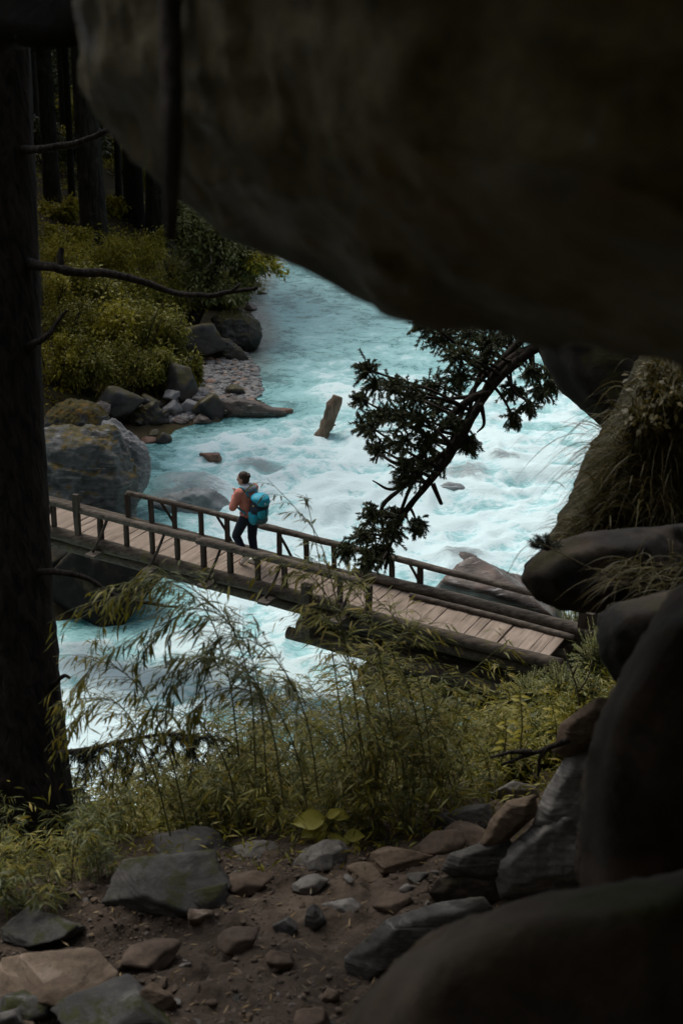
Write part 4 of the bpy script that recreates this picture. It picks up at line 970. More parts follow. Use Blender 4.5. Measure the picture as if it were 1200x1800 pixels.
SHL = ['lowest yellow bush next to the dark trunk, above the mossy tilted boulder', 'olive bush directly above the mossy tilted boulder', 'olive bush above the broad dark rock of the far shore', 'olive bush above the dark angular rock of the far shore', 'olive bush beside the dark trunk under the small bare branch', 'largest yellow bush in the middle of the far bank', 'olive bush in the middle of the far bank left of the shingle', 'olive bush just left of the shingle beach', 'yellow bush behind the small bare branch of the dark trunk', 'olive bush just below the long bare branch near its base', 'olive bush below the middle of the long bare branch', 'olive bush at the foot of the leaning riverside tree', 'yellow bush behind the base of the long bare branch', 'yellow bush behind the long bare branch, second from the dark trunk', 'yellow bush left of the leaning riverside tree', 'topmost yellow bush beside the pale slender trunk', 'small yellow bush in front of the thick grey brown forest trunk', 'yellow bush in front of the leaning ridged forest trunk', 'olive bush under the crown of the leaning riverside tree', 'olive bush behind the moss capped boulder', 'small olive bush overhanging the water beyond the moss capped boulder', 'narrow olive bush at the dark rock face by the shingle']
sh = [(100, 690, 90, 100, 'bush_yellow'), (150, 705, 100, 110, 'bush_olive'), (215, 712, 110, 110, 'bush_olive'), (275, 705, 90, 110, 'bush_olive'), (120, 620, 110, 100, 'bush_olive'),
      (190, 640, 120, 110, 'bush_yellow'), (250, 640, 110, 110, 'bush_olive'), (300, 650, 80, 110, 'bush_olive'), (95, 560, 80, 90, 'bush_yellow'), (160, 565, 110, 90, 'bush_olive'),
      (230, 565, 120, 95, 'bush_olive'), (300, 580, 90, 90, 'bush_olive'), (110, 490, 90, 70, 'bush_yellow'), (180, 500, 110, 75, 'bush_yellow'), (250, 505, 110, 80, 'bush_yellow'),
      (120, 440, 90, 40, 'bush_yellow'), (205, 462, 90, 45, 'bush_yellow'), (265, 470, 80, 70, 'bush_yellow'), (310, 520, 80, 80, 'bush_olive'), (385, 545, 80, 60, 'bush_olive'), (430, 520, 70, 60, 'bush_olive'), (330, 690, 40, 70, 'bush_olive')]
for k, (px, py, w, h, mt) in enumerate(sh):
    shrub(SHL[k], px, py, w, h, mt, 500 + k, 3600, [.10, .15, .12, .18][k % 4], 'shrub', 'shrub', {'bush_yellow': 'yellow bushes of the far bank', 'bush_olive': 'olive bushes of the far bank'}[mt], blobs=22)
for k, (px, py, w, h) in enumerate([(105, 290, 70, 70), (130, 240, 70, 80), (215, 310, 60, 60), (200, 380, 50, 30), (245, 330, 40, 60), (110, 390, 60, 40), (270, 330, 40, 70), (60, 250, 60, 80)]):
    shrub('sunlit yellow green sapling deep between the forest trunks', px, py, w, h, 'bush_yellow', 560 + k, 1300, .24, 'sapling', 'sapling', 'saplings between the forest trunks', blobs=9)
for k in range(30):
    px = rs.uniform(50, 340); d_ = rs.uniform(66, 105); q = P(px, 300, d_); q[2] = H(q[0], q[1])[0]; x_, y_, _ = proj(q)
    shrub('dark leafy undergrowth bush deep in the far forest', x_, y_, rs.uniform(50, 110), rs.uniform(40, 120), 'canopy', 620 + k, 1100, .3, 'shrub', 'shrub', 'dark bushes deep in the forest', d_, blobs=10)
# the little leaning tree over the water
b, dd = hit(318, 596, 20, 140)
t = empty('riverside_tree', b, 'small green tree leaning over the water above the moss capped boulder', 'tree')
top = P(392, 440, dd + .3); mid = P(350, 545, dd + .1)
V, F3, F4 = bark_trunk([b - [0, 0, .3], mid, P(375, 490, dd + .2), top], [.26, .2, .15, .05], 12, 6, 4); build('trunk', V, [F3, F4], M['bark_dark'], t)
r_ = np.random.RandomState(8); mb = []; VV = []; FF = []; RR = []; o_ = 0
for (cx, cy, w, h, n) in ((345, 420, 85, 110, 2600), (395, 430, 110, 120, 3200), (355, 495, 100, 80, 1800), (435, 460, 80, 70, 1500), (405, 505, 80, 50, 900), (330, 385, 50, 60, 900)):
    V, Fc, rr = crown_cloud(r_, n, (w * dd / F / 2, 1.3, h * dd / F / 2), .19, 14); V += P(cx, cy, dd + .3)
    VV.append(V); FF.append(Fc + o_); RR.append(rr); o_ += len(V)
build('crown', np.concatenate(VV), np.concatenate(FF), M['bush_green'], t, smooth=False, rnd=np.concatenate(RR))
V, Fc, rr = crown_cloud(r_, 700, (.75, .8, .7), .19, 9); V += P(462, 470, dd); build('crown', V, Fc, M['bush_yellow'], t, smooth=False, rnd=rr)['label'] = 'yellowing outer twigs over the water'
# low growth on the forest floor
V_, F_, R_ = [], [], []; o_ = 0; r_ = np.random.RandomState(99); n = 60000
x = r_.uniform(-34, -3, n); y = r_.uniform(25, 82, n); d_, lf = river(x, y); ok = lf & (d_ > 3.2); x, y = x[ok], y[ok]; z = H(x, y); n = len(x)
cl = fbm(p3(x * .8, y * .8), 3, 91); ok = cl > -.15; x, y, z, cl = x[ok], y[ok], z[ok], cl[ok]; n = len(x)
l_ = r_.uniform(.12, .26, n); V, Fc, per = leaves(np.stack([x, y, z + r_.uniform(0, .5, n) * (cl + .2)], -1), rdir(r_, n) + [0, 0, .5], rdir(r_, n) + [0, 0, .8], l_, l_ * .45, .3, False)
tag(build('undergrowth', V, Fc, M['bush_yellow'], None, (-12, 60, 4), False, np.repeat(r_.rand(n), per)), 'low yellow green growth over the floor of the far forest', None, None, 'stuff')
# the wooded slopes that close the valley round about
V_, F_, R_ = [], [], []; o_ = 0
for k in range(420):
    x, y = r_.uniform(-150, 150), r_.uniform(-60, 250); d_, lf = river(np.array([x]), np.array([y]))
    if d_[0] < (6 if y > 86 else 16) or (y < 86 and -40 < x < 45 and y > -12): continue
    V, Fc, rr = crown_cloud(r_, 260, (3.6, 3.6, 6), 1.6, 10); V = V + [x, y, H(x, y)[0] + 5.5]
    V_.append(V); F_.append(Fc + o_); R_.append(rr); o_ += len(V)
tag(build('forest', np.concatenate(V_), np.concatenate(F_), M['canopy'], None, (0, 100, 20), False, np.concatenate(R_)), 'far wooded slopes round the valley', None, None, 'stuff')

# ------------------------------------------------------------------ the dark trunk at the left edge and its branches
tb = P(16, 1470, 6.6)
tree = empty('conifer_tree', tb, 'dark thick tree trunk along the left edge with bare branches reaching over the river', 'tree')
V, F3, F4 = bark_trunk([P(28, 1640, 6.6), P(24, 1470, 6.6), P(12, 1150, 6.6), P(4, 800, 6.6), P(-8, 200, 6.6), P(-16, -200, 6.6), P(-30, -1400, 6.6)], [.34, .275, .228, .192, .168, .15, .12], 72, 22, 5, .075)
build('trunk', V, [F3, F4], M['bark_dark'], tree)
def branch(pts, r0, r1, mat='dead_branch', seed=0, name='branch', par=None, rough=.25):
    q = poly(pts, 7); q = q + .006 * np.stack([fbm(q * 14 + 7 * k, 2, seed + k) for k in range(3)], -1)
    V, F3, F4 = tube(q, np.linspace(r0, r1, len(q)), 9, True, rough, seed, 22)
    return build(name, V, [F3, F4], M[mat], par or tree)
D = 6.4
o = branch([P(40, 462, 6.55), P(95, 470, D), P(140, 479, D), P(200, 482, D), P(250, 496, D), P(310, 516, D), P(360, 520, D - .05), P(410, 512, D - .05), P(452, 506, D - .1)], .024, .008, seed=1); o['label'] = 'long bare branch reaching out over the far bank'
branch([P(108, 468, D), P(106, 452, D), P(109, 436, D)], .016, .012, seed=2, name='branch_stub')
branch([P(405, 513, D - .05), P(418, 502, D - .05), P(424, 498, D)], .008, .004, seed=3, name='twig')
branch([P(50, 610, 6.5), P(78, 595, D), P(98, 572, D), P(118, 545, D)], .018, .007, seed=4)
branch([P(40, 262, 6.5), P(80, 262, D), P(140, 250, D), P(190, 230, D), P(230, 205, D + .1)], .020, .010, seed=5)
branch([P(60, 1005, 6.5), P(110, 1006, D), P(140, 1012, D), P(170, 1026, D), P(215, 1052, D), P(275, 1062, D), P(315, 1066, D)], .016, .006, seed=6)
branch([P(95, 1204, 6.5), P(112, 1188, D), P(124, 1192, D)], .012, .006, seed=7, name='branch_stub')
def needles(rs, path, n, ln, wd, spread=.9, droop=.3, twigs=None, hang=0.0):
    """needles set along a path (m,3)"""
    i = rs.uniform(0, len(path) - 1.001, n); k = i.astype(int); f = (i - k)[:, None]; p = path[k] * (1 - f) + path[k + 1] * f
    t = path[k + 1] - path[k]; t /= np.linalg.norm(t, axis=1)[:, None] + 1e-9
    d = t * .8 + rdir(rs, n) * spread + np.array([0, 0, -hang]); l_ = ln * rs.uniform(.7, 1.2, n)
    V, Fc, per = leaves(p, d, rdir(rs, n), l_, np.full(n, wd), droop, False); return V, Fc, np.repeat(rs.rand(n), per)
class LC:
    def __init__(s): s.V = []; s.F = []; s.R = []; s.n = 0
    def add(s, a): s.V.append(a[0]); s.F.append(a[1] + s.n); s.R.append(a[2]); s.n += len(a[0])
    def build(s, name, mat, parent=None, base=None): return build(name, np.concatenate(s.V), np.concatenate(s.F), M[mat], parent, base, False, np.concatenate(s.R))
r_ = np.random.RandomState(15); lc = LC(); tw = MB()
main = poly([P(100, 1325, 6.4), P(160, 1316, 6.2), P(230, 1300, 6.1), P(300, 1290, 6.0), P(365, 1298, 5.9)], 8)
tw.add(*tube(main, np.linspace(.014, .004, len(main)), 6)); lc.add(needles(r_, main, 500, .035, .004))
for k in range(46):
    a = main[r_.randint(2, len(main))]; L_ = r_.uniform(.10, .26); e = a + np.array([r_.uniform(-.10, .16), r_.uniform(-.12, .12), -L_ * r_.uniform(.4, 1.1)])
    pth = poly([a, (a + e) / 2 + [.02, 0, .03], e], 5); tw.add(*tube(pth, .002, 4)); lc.add(needles(r_, pth, 90, .034, .0035, .8, .3, None, .3))
bo = tw.build('branch', M['dead_branch'], tree); lc2 = lc.build('needles', 'conifer', tree)
lc = LC(); tw = MB()
for k in range(60):                                                   # boughs above the frame
    hgt = r_.uniform(12.6, 19); a_ = r_.uniform(0, 6.28); ln = (20 - hgt) * .38 * r_.uniform(.7, 1.1); c0 = np.array([tb[0] - .12, tb[1] - .1, hgt])
    e = c0 + np.array([math.cos(a_) * ln, math.sin(a_) * ln, -.25 * ln]); pth = poly([c0, (c0 + e) / 2 + [0, 0, .1], e], 6); tw.add(*tube(pth, np.linspace(.03, .006, len(pth)), 5))
    lc.add(needles(r_, pth, 320, .22, .03, .8, .4, None, .3))
tw.build('bough', M['dead_branch'], tree); lc.build('crown', 'conifer', tree)
# slim sapling trunk hanging in front of the boulder
V, F3, F4 = bark_trunk([P(298, -120, 1.45), P(300, 100, 1.45), P(303, 240, 1.45), P(300, 420, 1.5)], [.0125, .0115, .010, .006], 12, 8, 9, .12)
tag(build('sapling', V, [F3, F4], M['dead_branch'], base=P(300, 420, 1.5)), 'thin blurred dark stem hanging straight down in front of the overhanging boulder', 'stem')

# ------------------------------------------------------------------ juniper over the bridge
r_ = np.random.RandomState(33); DJ = 15.0
jb = P(985, 600, DJ)
jun = empty('juniper_tree', jb, 'dark juniper hanging from the right cliff down across the far handrail', 'tree')
tr = poly([P(1010, 585, DJ + .3), P(960, 600, DJ), P(920, 625, DJ), P(880, 660, DJ), P(845, 705, DJ), P(815, 755, DJ), P(785, 805, DJ), P(752, 850, DJ), P(712, 900, DJ + .1), P(690, 945, DJ + .2), P(676, 1000, DJ + .3)], 5)
trad = np.interp(np.arange(len(tr)), [0, 14, 30, 38, len(tr) - 1], [.075, .055, .055, .035, .012])
V, F3, F4 = tube(tr, trad, 10, True, .3, 3, 6); build('trunk', V, [F3, F4], M['bark_juniper'], jun)
cl = [(742, 563, 26), (772, 588, 30), (815, 582, 36), (850, 600, 34), (885, 598, 34), (800, 622, 30), (845, 640, 26), (640, 645, 24), (655, 675, 22), (690, 672, 24), (722, 690, 26), (762, 675, 26), (805, 665, 26), (640, 745, 26), (670, 725, 26),
      (700, 730, 30), (735, 735, 30), (770, 715, 28), (660, 785, 22), (700, 775, 26), (745, 775, 24), (720, 822, 30), (705, 838, 22), (760, 815, 24), (825, 782, 20), (808, 770, 16), (905, 688, 20), (955, 690, 24), (968, 672, 22), (905, 736, 20), (930, 715, 16), (940, 655, 24),
      (650, 905, 28), (640, 940, 30), (605, 968, 22), (690, 905, 22), (735, 925, 18), (690, 935, 26), (670, 975, 26), (645, 985, 20), (630, 700, 18), (790, 740, 20), (905, 620, 26)]
lc = LC(); tw = MB()
for (cx, cy, cr) in cl:
    px = np.array([proj(q)[:2] for q in tr]); lo = cy - 10
    dist = np.hypot(px[:, 0] - cx, (px[:, 1] - cy)) + 80 * (px[:, 1] < cy - 60); k = int(dist.argmin()); k = min(max(k - 2, 1), len(tr) - 2)
    dz = r_.uniform(-.55, .55); c = P(cx, cy, DJ + dz); a = tr[k]
    pth = poly([a, a * .6 + c * .4 + [0, 0, r_.uniform(-.12, .05)], a * .2 + c * .8, c], 5)
    tw.add(*tube(pth, np.linspace(.02, .007, len(pth)), 6, True, .2, 3, 8))
    R_ = cr * 1.15 * DJ / F; out = c - a; out /= np.linalg.norm(out) + 1e-6
    for m_ in range(int(20 + cr * 1.2)):
        st = c + rdir(r_, 1)[0] * R_ * r_.uniform(.0, .8) * np.array([1, 1.2, .75]) - out * R_ * .3
        dr = out * .5 + rdir(r_, 1)[0] * .85 + np.array([0, 0, .02]); dr /= np.linalg.norm(dr); ln = R_ * r_.uniform(.45, 1.05)
        sp = poly([st, st + dr * ln * .55 + [0, 0, -.01], st + dr * ln + [0, 0, -.03]], 4)
        tw.add(*tube(sp, np.linspace(.007, .003, len(sp)), 4, False)); lc.add(needles(r_, sp, 64, .040, .0085, .6, .15))
for pl in ([(745, 800), (700, 815), (668, 800), (660, 815)], [(735, 830), (690, 860), (655, 845)], [(800, 790), (770, 760), (700, 700)], [(870, 670), (830, 640), (760, 600)], [(860, 690), (800, 700), (720, 700)], [(905, 640), (860, 620), (800, 600)], [(845, 710), (850, 745), (838, 760)], [(760, 850), (775, 885), (770, 870)]):
    tw.add(*tube(poly([P(x, y, DJ + r_.uniform(-.2, .2)) for x, y in pl], 6), np.linspace(.03, .008, 6 * (len(pl) - 1) + 1), 6, True, .25, 2, 8))
for k in range(4):
    i0, i1 = ((2, 34), (6, 44), (0, 26), (18, 48))[k]; sg = tr[i0:i1]; u_ = np.linspace(0, 1, len(sg))[:, None]
    off_ = .12 * np.stack([fbm(p3(u_[:, 0] * 2.2 + 9 * k + 3 * a_, u_[:, 0] * 0), 2, 60 + a_) for a_ in range(3)], -1) * np.sin(u_ * 3.1) * 2 + np.array([-.10, -.03, .06]) * np.sin(u_ * 3.14) * (1 + .5 * k)
    tw.add(*tube(sg + off_, np.linspace(.045, .016, len(sg)), 7, True, .3, k, 9))
tw.build('branch', M['bark_juniper'], jun); lc.build('needles', 'juniper', jun)
# sprig on the dark jutting rock
lc = LC(); sb = P(962, 968, 4.6); tw = MB(); spg = empty('juniper_sprig', sb, 'small spiky juniper sprig standing on the tip of the black jutting rock', 'plant')
for k in range(26):
    a_ = r_.uniform(-1.2, 1.2); e = sb + np.array([math.sin(a_) * .055 - .012, r_.uniform(-.03, .03), math.cos(a_) * .055 * r_.uniform(.5, 1.1)]); pth = poly([sb, (sb + e) / 2, e], 3); tw.add(*tube(pth, .0015, 4)); lc.add(needles(r_, pth[2:], 34, .018, .0022, .8, .1))
tw.build('stem', M['bark_juniper'], spg); lc.build('needles', 'conifer', spg)

# ------------------------------------------------------------------ bamboo on the slope below the ledge
def bamboo_geo(rs, base, h, lean, arch, leaf_len, density=1.0, t0=.18, side=1.0):
    """a slender culm with branchlets; returns tube parts and leaf arrays (base, dir, normal, length)"""
    tt = np.linspace(0, 1, 16); up = np.array([0, 0, 1.0]); lean = np.asarray(lean, float)
    cur = base + up * (h * (tt - .28 * arch * tt ** 2))[:, None] + lean * (h * (.10 * tt + arch * tt ** 2.2))[:, None]
    cur = cur + .02 * h * np.stack([fbm(p3(tt * 3 + rs.uniform(0, 99), tt * 0), 2, 3 + k) for k in range(3)], -1) * tt[:, None]
    mb = MB(); r0 = .0030 * (h / 1.6) ** .5 + .0008
    mb.add(*tube(cur, np.linspace(r0, .0011, len(cur)), 6, False))
    nodes = np.linspace(t0, .985, max(4, int(h * 8.5 * density) + 2)); Lp, Ld, Ln, Ll = [], [], [], []
    for t in nodes:
        i = t * 15; k = min(int(i), 14); p = cur[k] + (cur[k + 1] - cur[k]) * (i - k); tg = cur[k + 1] - cur[k]; tg /= np.linalg.norm(tg)
        for b in range(rs.randint(1, 4)):
            a = rs.uniform(0, 6.28); o = np.array([math.cos(a), math.sin(a), 0]); bl = h * rs.uniform(.07, .20) * (1.15 - .6 * abs(t - .6)) * side
            d = o * .9 + tg * .75; d /= np.linalg.norm(d)
            bt = np.linspace(0, 1, 6)[:, None]; bp = p + d * bl * bt - up * (bl * .35) * bt ** 2
            mb.add(*tube(bp, np.linspace(.0015, .0007, 6), 3, False))
            nl = rs.randint(4, 9)
            for q in range(nl):
                s = .25 + .75 * (q + rs.rand() * .6) / nl; s = min(s, 1.0); j = s * 5; jj = min(int(j), 4); lp = bp[jj] + (bp[jj + 1] - bp[jj]) * (j - jj)
                bt_ = bp[jj + 1] - bp[jj]; bt_ /= np.linalg.norm(bt_); sd = np.cross(bt_, up); sd /= np.linalg.norm(sd) + 1e-6
                ld = bt_ * rs.uniform(.5, 1.0) + sd * rs.choice([-1, 1]) * rs.uniform(.25, .9) - up * rs.uniform(.0, .55)
                Lp.append(lp); Ld.append(ld); Ln.append(up + .6 * rdir(rs, 1)[0]); Ll.append(leaf_len * rs.uniform(.55, 1.25))
    return mb, np.array(Lp), np.array(Ld), np.array(Ln), np.array(Ll)
leaf_meshes = {}
def hero_leaves(par, Lp, Ld, Ln, Ll, mat, rs):
    """leaves one by one, sharing a few meshes"""
    if mat not in leaf_meshes:
        leaf_meshes[mat] = []
        for k in range(5):
            V, Fc, per = leaves(np.zeros((1, 3)), np.array([[1.0, 0, 0]]), np.array([[0, 0, 1.0]]), np.array([1.0]), np.array([.10 + .014 * k]), .12 + .05 * k)
            me = rawmesh('leaf', V, Fc, False, np.full(4, k / 5)); me.materials.append(M[mat]); leaf_meshes[mat].append(me)
    rl = Vector(root_loc(par))
    for p, d, n_, l_ in zip(Lp, Ld, Ln, Ll):
        x = Vector(d).normalized(); y = Vector(n_).cross(x).normalized(); z = x.cross(y)
        m_ = Matrix((x, y, z)).transposed().to_4x4(); m_ = Matrix.Translation(Vector(p) - rl) @ m_ @ Matrix.Scale(l_, 4)
        o = bpy.data.objects.new('leaf', leaf_meshes[mat][rs.randint(5)]); C.objects.link(o); o.parent = par; o.matrix_local = m_
def bamboo(label, base, h, lean, arch, leaf, mat, seed, density=1.0, t0=.18, group=None, hero=False, side=1.0):
    r_ = np.random.RandomState(seed); t = empty('bamboo', base, label, 'bamboo', group)
    mb, a, b, c, l_ = bamboo_geo(r_, np.asarray(base, float), h, lean, arch, leaf, density, t0, side)
    mb.build('culm', M['bamboo_culm'], t)
    if hero: hero_leaves(t, a, b, c, l_, mat, r_)
    else:
        V, Fc, per = leaves(a, b, c, l_, l_ * r_.uniform(.10, .145, len(l_)), .2); build('foliage', V, Fc, M[mat], t, smooth=False, rnd=np.repeat(r_.rand(len(a)), per))
    return t
rs = np.random.RandomState(404)
def spray(label, pts, d, leaf, mat, seed, n_bl=16, bl_len=.22, hero=True, hang=.35, t0=.15):
    """an arching culm given by its own course, leaves one by one"""
    r_ = np.random.RandomState(seed); pw = [P(q[0], q[1], q[2] if len(q) > 2 else d) for q in pts]; cur = poly(pw, 8)
    t = empty('bamboo', cur[0], label, 'bamboo'); mb = MB(); mb.add(*tube(cur, np.linspace(.0036, .0010, len(cur)), 6, False)); up = np.array([0, 0, 1.0]); A_, B_, C_, D_ = [], [], [], []
    for k in range(n_bl):
        s = t0 + (1 - t0) * (k + r_.rand() * .7) / n_bl; i = min(s, .995) * (len(cur) - 1); j = min(int(i), len(cur) - 2); p = cur[j] + (cur[j + 1] - cur[j]) * (i - j); tg = cur[j + 1] - cur[j]; tg /= np.linalg.norm(tg)
        a = r_.uniform(0, 6.28); o = np.cross(tg, rdir(r_, 1)[0]); d_ = tg * .8 + o * .7 + np.array([-.15, 0, 0]); d_ /= np.linalg.norm(d_); bl = bl_len * r_.uniform(.5, 1.15)
        bt = np.linspace(0, 1, 6)[:, None]; bp = p + d_ * bl * bt - up * bl * hang * bt ** 2; mb.add(*tube(bp, np.linspace(.0014, .0007, 6), 3, False))
        nl = r_.randint(4, 8)
        for q in range(nl):
            s2 = min(.2 + .8 * (q + r_.rand() * .5) / nl, 1) * 5; jj = min(int(s2), 4); lp = bp[jj] + (bp[jj + 1] - bp[jj]) * (s2 - jj); b_ = bp[jj + 1] - bp[jj]; b_ /= np.linalg.norm(b_)
            sd = np.cross(b_, up); sd /= np.linalg.norm(sd) + 1e-6
            A_.append(lp); B_.append(b_ * r_.uniform(.3, 1) + sd * r_.choice([-1, 1]) * r_.uniform(.25, 1.0) - up * r_.uniform(-.05, .65)); C_.append(up + .5 * rdir(r_, 1)[0]); D_.append(.80 * leaf * r_.uniform(.55, 1.2))
    mb.build('culm', M['bamboo_culm'], t)
    if hero: hero_leaves(t, A_, B_, C_, D_, mat, r_)
    else:
        D_ = np.array(D_); V, Fc, per = leaves(np.array(A_), np.array(B_), np.array(C_), D_, D_ * .13, .2); build('foliage', V, Fc, M[mat], t, smooth=False, rnd=np.repeat(r_.rand(len(A_)), per))
    return t
sprays = [
 ('dark bamboo spray arching over the white water at mid height under the bridge', [(560, 1400), (540, 1270), (500, 1180), (450, 1130), (400, 1120), (365, 1140)], 5.0, .085, 'bamboo_near', 34, .2),
 ('olive bamboo spray below the middle of the open water', [(540, 1420), (520, 1320), (480, 1240), (420, 1210), (370, 1220), (340, 1250)], 5.1, .08, 'bamboo', 34, .2),
 ('loose olive bamboo spray hanging low over the conifer branch', [(420, 1440), (400, 1350), (360, 1280), (300, 1250), (250, 1265), (215, 1295)], 5.2, .075, 'bamboo', 34, .2),
 ('olive bamboo spray hanging in front of the dark bridge abutment at the left', [(420, 1330), (400, 1180), (360, 1070), (300, 1025), (235, 1035), (185, 1065)], 5.2, .088, 'bamboo', 34, .24),
 ('dark bamboo spray with long drooping leaves over the white water below the abutment', [(450, 1360), (440, 1210), (405, 1100), (350, 1070), (300, 1090), (265, 1120)], 4.9, .092, 'bamboo_near', 34, .22),
 ('dark bamboo spray with its tip under the middle of the bridge', [(470, 1400), (460, 1250), (440, 1150), (390, 1080), (330, 1030), (290, 1010)], 5.1, .085, 'bamboo_near', 32, .22),
 ('dark leafy bamboo arching left below the bridge toward the tree trunk', [(500, 1420), (480, 1290), (450, 1200), (390, 1160), (330, 1170), (290, 1205)], 4.8, .09, 'bamboo_near', 38, .22),
 ('olive bamboo spray beside the dark trunk above the conifer branch', [(330, 1460), (300, 1330), (260, 1230), (215, 1180), (175, 1165), (150, 1185)], 5.4, .078, 'bamboo', 38, .22),
 ('yellowish bamboo spray low beside the dark trunk', [(300, 1470), (275, 1370), (240, 1280), (205, 1235), (170, 1230), (150, 1255)], 5.3, .075, 'bamboo', 36, .22),
 ('single bare bamboo tip with a few leaves rising beside the walker', [(640, 1330), (605, 1120), (565, 960), (525, 900), (470, 842)], 5.6, .085, 'bamboo_near', 9, .13),
 ('thin bamboo tip with two leaves right of the walker', [(610, 1330), (580, 1120), (560, 980), (545, 905), (538, 868)], 5.8, .075, 'bamboo_near', 6, .10),
 ('olive bamboo crossing in front of the bridge deck at its middle post', [(640, 1380), (620, 1200), (590, 1080), (550, 1015), (500, 985)], 5.6, .085, 'bamboo', 30, .2),
 ('olive bamboo crossing the deck below the juniper tips', [(700, 1380), (680, 1220), (650, 1090), (615, 1030), (570, 1000)], 5.8, .085, 'bamboo', 30, .2),
 ('leafy olive bamboo in front of the near deck edge right of the cross beams', [(760, 1380), (745, 1240), (715, 1130), (680, 1070), (640, 1040)], 6.0, .085, 'bamboo', 30, .2),
 ('olive bamboo drooping over the upper cross beam', [(690, 1420), (660, 1290), (625, 1180), (595, 1110), (560, 1075)], 5.5, .085, 'bamboo', 26, .2),
 ('olive bamboo drooping over the lower cross beam', [(760, 1420), (740, 1300), (715, 1200), (690, 1140), (740, 1100)], 5.9, .085, 'bamboo', 26, .2),
]
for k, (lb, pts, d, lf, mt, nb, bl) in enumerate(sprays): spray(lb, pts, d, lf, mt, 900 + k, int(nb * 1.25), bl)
top_x = [100, 180, 250, 330, 400, 470, 520, 580, 650, 720, 780, 850, 930, 1000]; top_y = [1340, 1330, 1330, 1290, 1215, 1215, 1225, 1180, 1110, 1120, 1160, 1200, 1230, 1220]
n_ = 0
while n_ < 290:
    px = rs.uniform(140, 980); lim = np.interp(px, [140, 260, 480, 700, 800, 860, 930, 980], [1510, 1490, 1480, 1500, 1450, 1410, 1370, 1330]); py = lim - abs(rs.normal()) * 70
    if py < lim - 190: continue
    b, d = hit(px, py, 3, 40)
    if d > 16: continue
    tx = px + rs.uniform(-60, 30); ty = np.interp(tx, top_x, top_y) + abs(rs.normal()) * 90
    if n_ % 9 == 0: ty -= 50
    h = max(.35, (py - ty) * d / F / .95)
    a = rs.uniform(0, 6.28); lean = np.array([math.cos(a) * 1.0 - .2, math.sin(a) * .6, 0])
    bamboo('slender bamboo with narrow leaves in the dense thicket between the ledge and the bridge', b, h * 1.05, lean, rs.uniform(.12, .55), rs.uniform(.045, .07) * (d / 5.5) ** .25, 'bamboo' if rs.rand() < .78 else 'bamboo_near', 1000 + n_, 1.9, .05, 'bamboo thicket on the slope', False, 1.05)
    n_ += 1
n_ = 0
while n_ < 34:                                                        # low bamboo round the foot of the dark trunk
    px = rs.uniform(-40, 190); py = rs.uniform(1500, 1640) if px < 110 else rs.uniform(1480, 1580)
    b, d = hit(px, py, 3, 40)
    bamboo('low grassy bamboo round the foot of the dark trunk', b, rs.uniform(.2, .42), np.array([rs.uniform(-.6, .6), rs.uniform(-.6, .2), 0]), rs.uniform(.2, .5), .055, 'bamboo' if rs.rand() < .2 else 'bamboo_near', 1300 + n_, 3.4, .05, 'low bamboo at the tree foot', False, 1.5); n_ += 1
# matted growth under the bamboo
r_ = np.random.RandomState(61); n = 110000; x = r_.uniform(-7, 6, n); y = r_.uniform(4.7, 17, n); d_, lf = river(x, y)
edge = 5.0 + .45 * fbm(p3(x * .8, y * 0), 2, 5) - .35 * sst(-1.0, -2.2, x) - np.clip(x - .6, 0, 2) * .15
ok = (y > edge) & (d_ > .4) & ~lf; x, y = x[ok], y[ok]; z = H(x, y); n = len(x); l_ = r_.uniform(.035, .075, n) * (1 + .05 * (y - 5))
V, Fc, per = leaves(np.stack([x, y, z + r_.uniform(-.02, .5, n) * r_.rand(n)], -1), rdir(r_, n) + [0, 0, .5], rdir(r_, n) + [0, 0, .6], l_, l_ * .16, .25, False)
tag(build('undergrowth', V, Fc, M['bamboo'], None, (0, 8, 6), False, np.repeat(r_.rand(n), per)), 'matted grassy growth on the slope under the bamboo', None, None, 'stuff')

# ------------------------------------------------------------------ shrubs and ferns at the bridge end
def fern_bush(label, px, pyb, wpx, hpx, seed, nfr=46, leaf=.05, mat='fern', d=None, group=None, name='fern', cat='fern'):
    r_ = np.random.RandomState(seed); b, dd = hit(px, pyb, 4, 40) if d is None else (P(px, pyb, d), d)
    t = empty(name, b, label, cat, group); w, h = wpx * dd / F / 2, hpx * dd / F / .95; lc = LC(); st = MB(); up = np.array([0, 0, 1.0])
    for k in range(nfr):
        a = r_.uniform(0, 6.28); rr = math.sqrt(r_.rand()); e = b + np.array([math.cos(a) * w * rr, math.sin(a) * w * .8 * rr, h * (1 - .55 * rr ** 2) * r_.uniform(.45, 1.05)])
        s0 = b + (e - b) * np.array([.35, .35, 0]) * r_.rand(); q = poly([s0, s0 * .45 + e * .55 + up * h * .16, e], 5); st.add(*tube(q, np.linspace(.005, .0015, len(q)), 4, False))
        ln = np.linalg.norm(e - s0); m_ = max(6, int(ln / leaf * 1.5)); ii = np.linspace(3, len(q) - 1.01, m_); kk = ii.astype(int); f = (ii - kk)[:, None]; p = q[kk] * (1 - f) + q[kk + 1] * f; tg = q[kk + 1] - q[kk]; tg /= np.linalg.norm(tg, axis=1)[:, None]
        sd = np.cross(tg, up); sd /= np.linalg.norm(sd, axis=1)[:, None] + 1e-6; sz = leaf * (1.25 - .8 * np.linspace(0, 1, m_)) * r_.uniform(.8, 1.2, m_)
        for sg in (-1, 1):
            V, Fc, per = leaves(p, sd * sg + tg * .55 + r_.normal(size=p.shape) * .12, np.tile(up, (m_, 1)) + r_.normal(size=p.shape) * .3, sz, sz * .34, .2, False); lc.add((V, Fc, np.repeat(r_.rand(m_), per)))
    st.build('stem', M['dead_branch'], t); lc.build('foliage', mat, t); return t
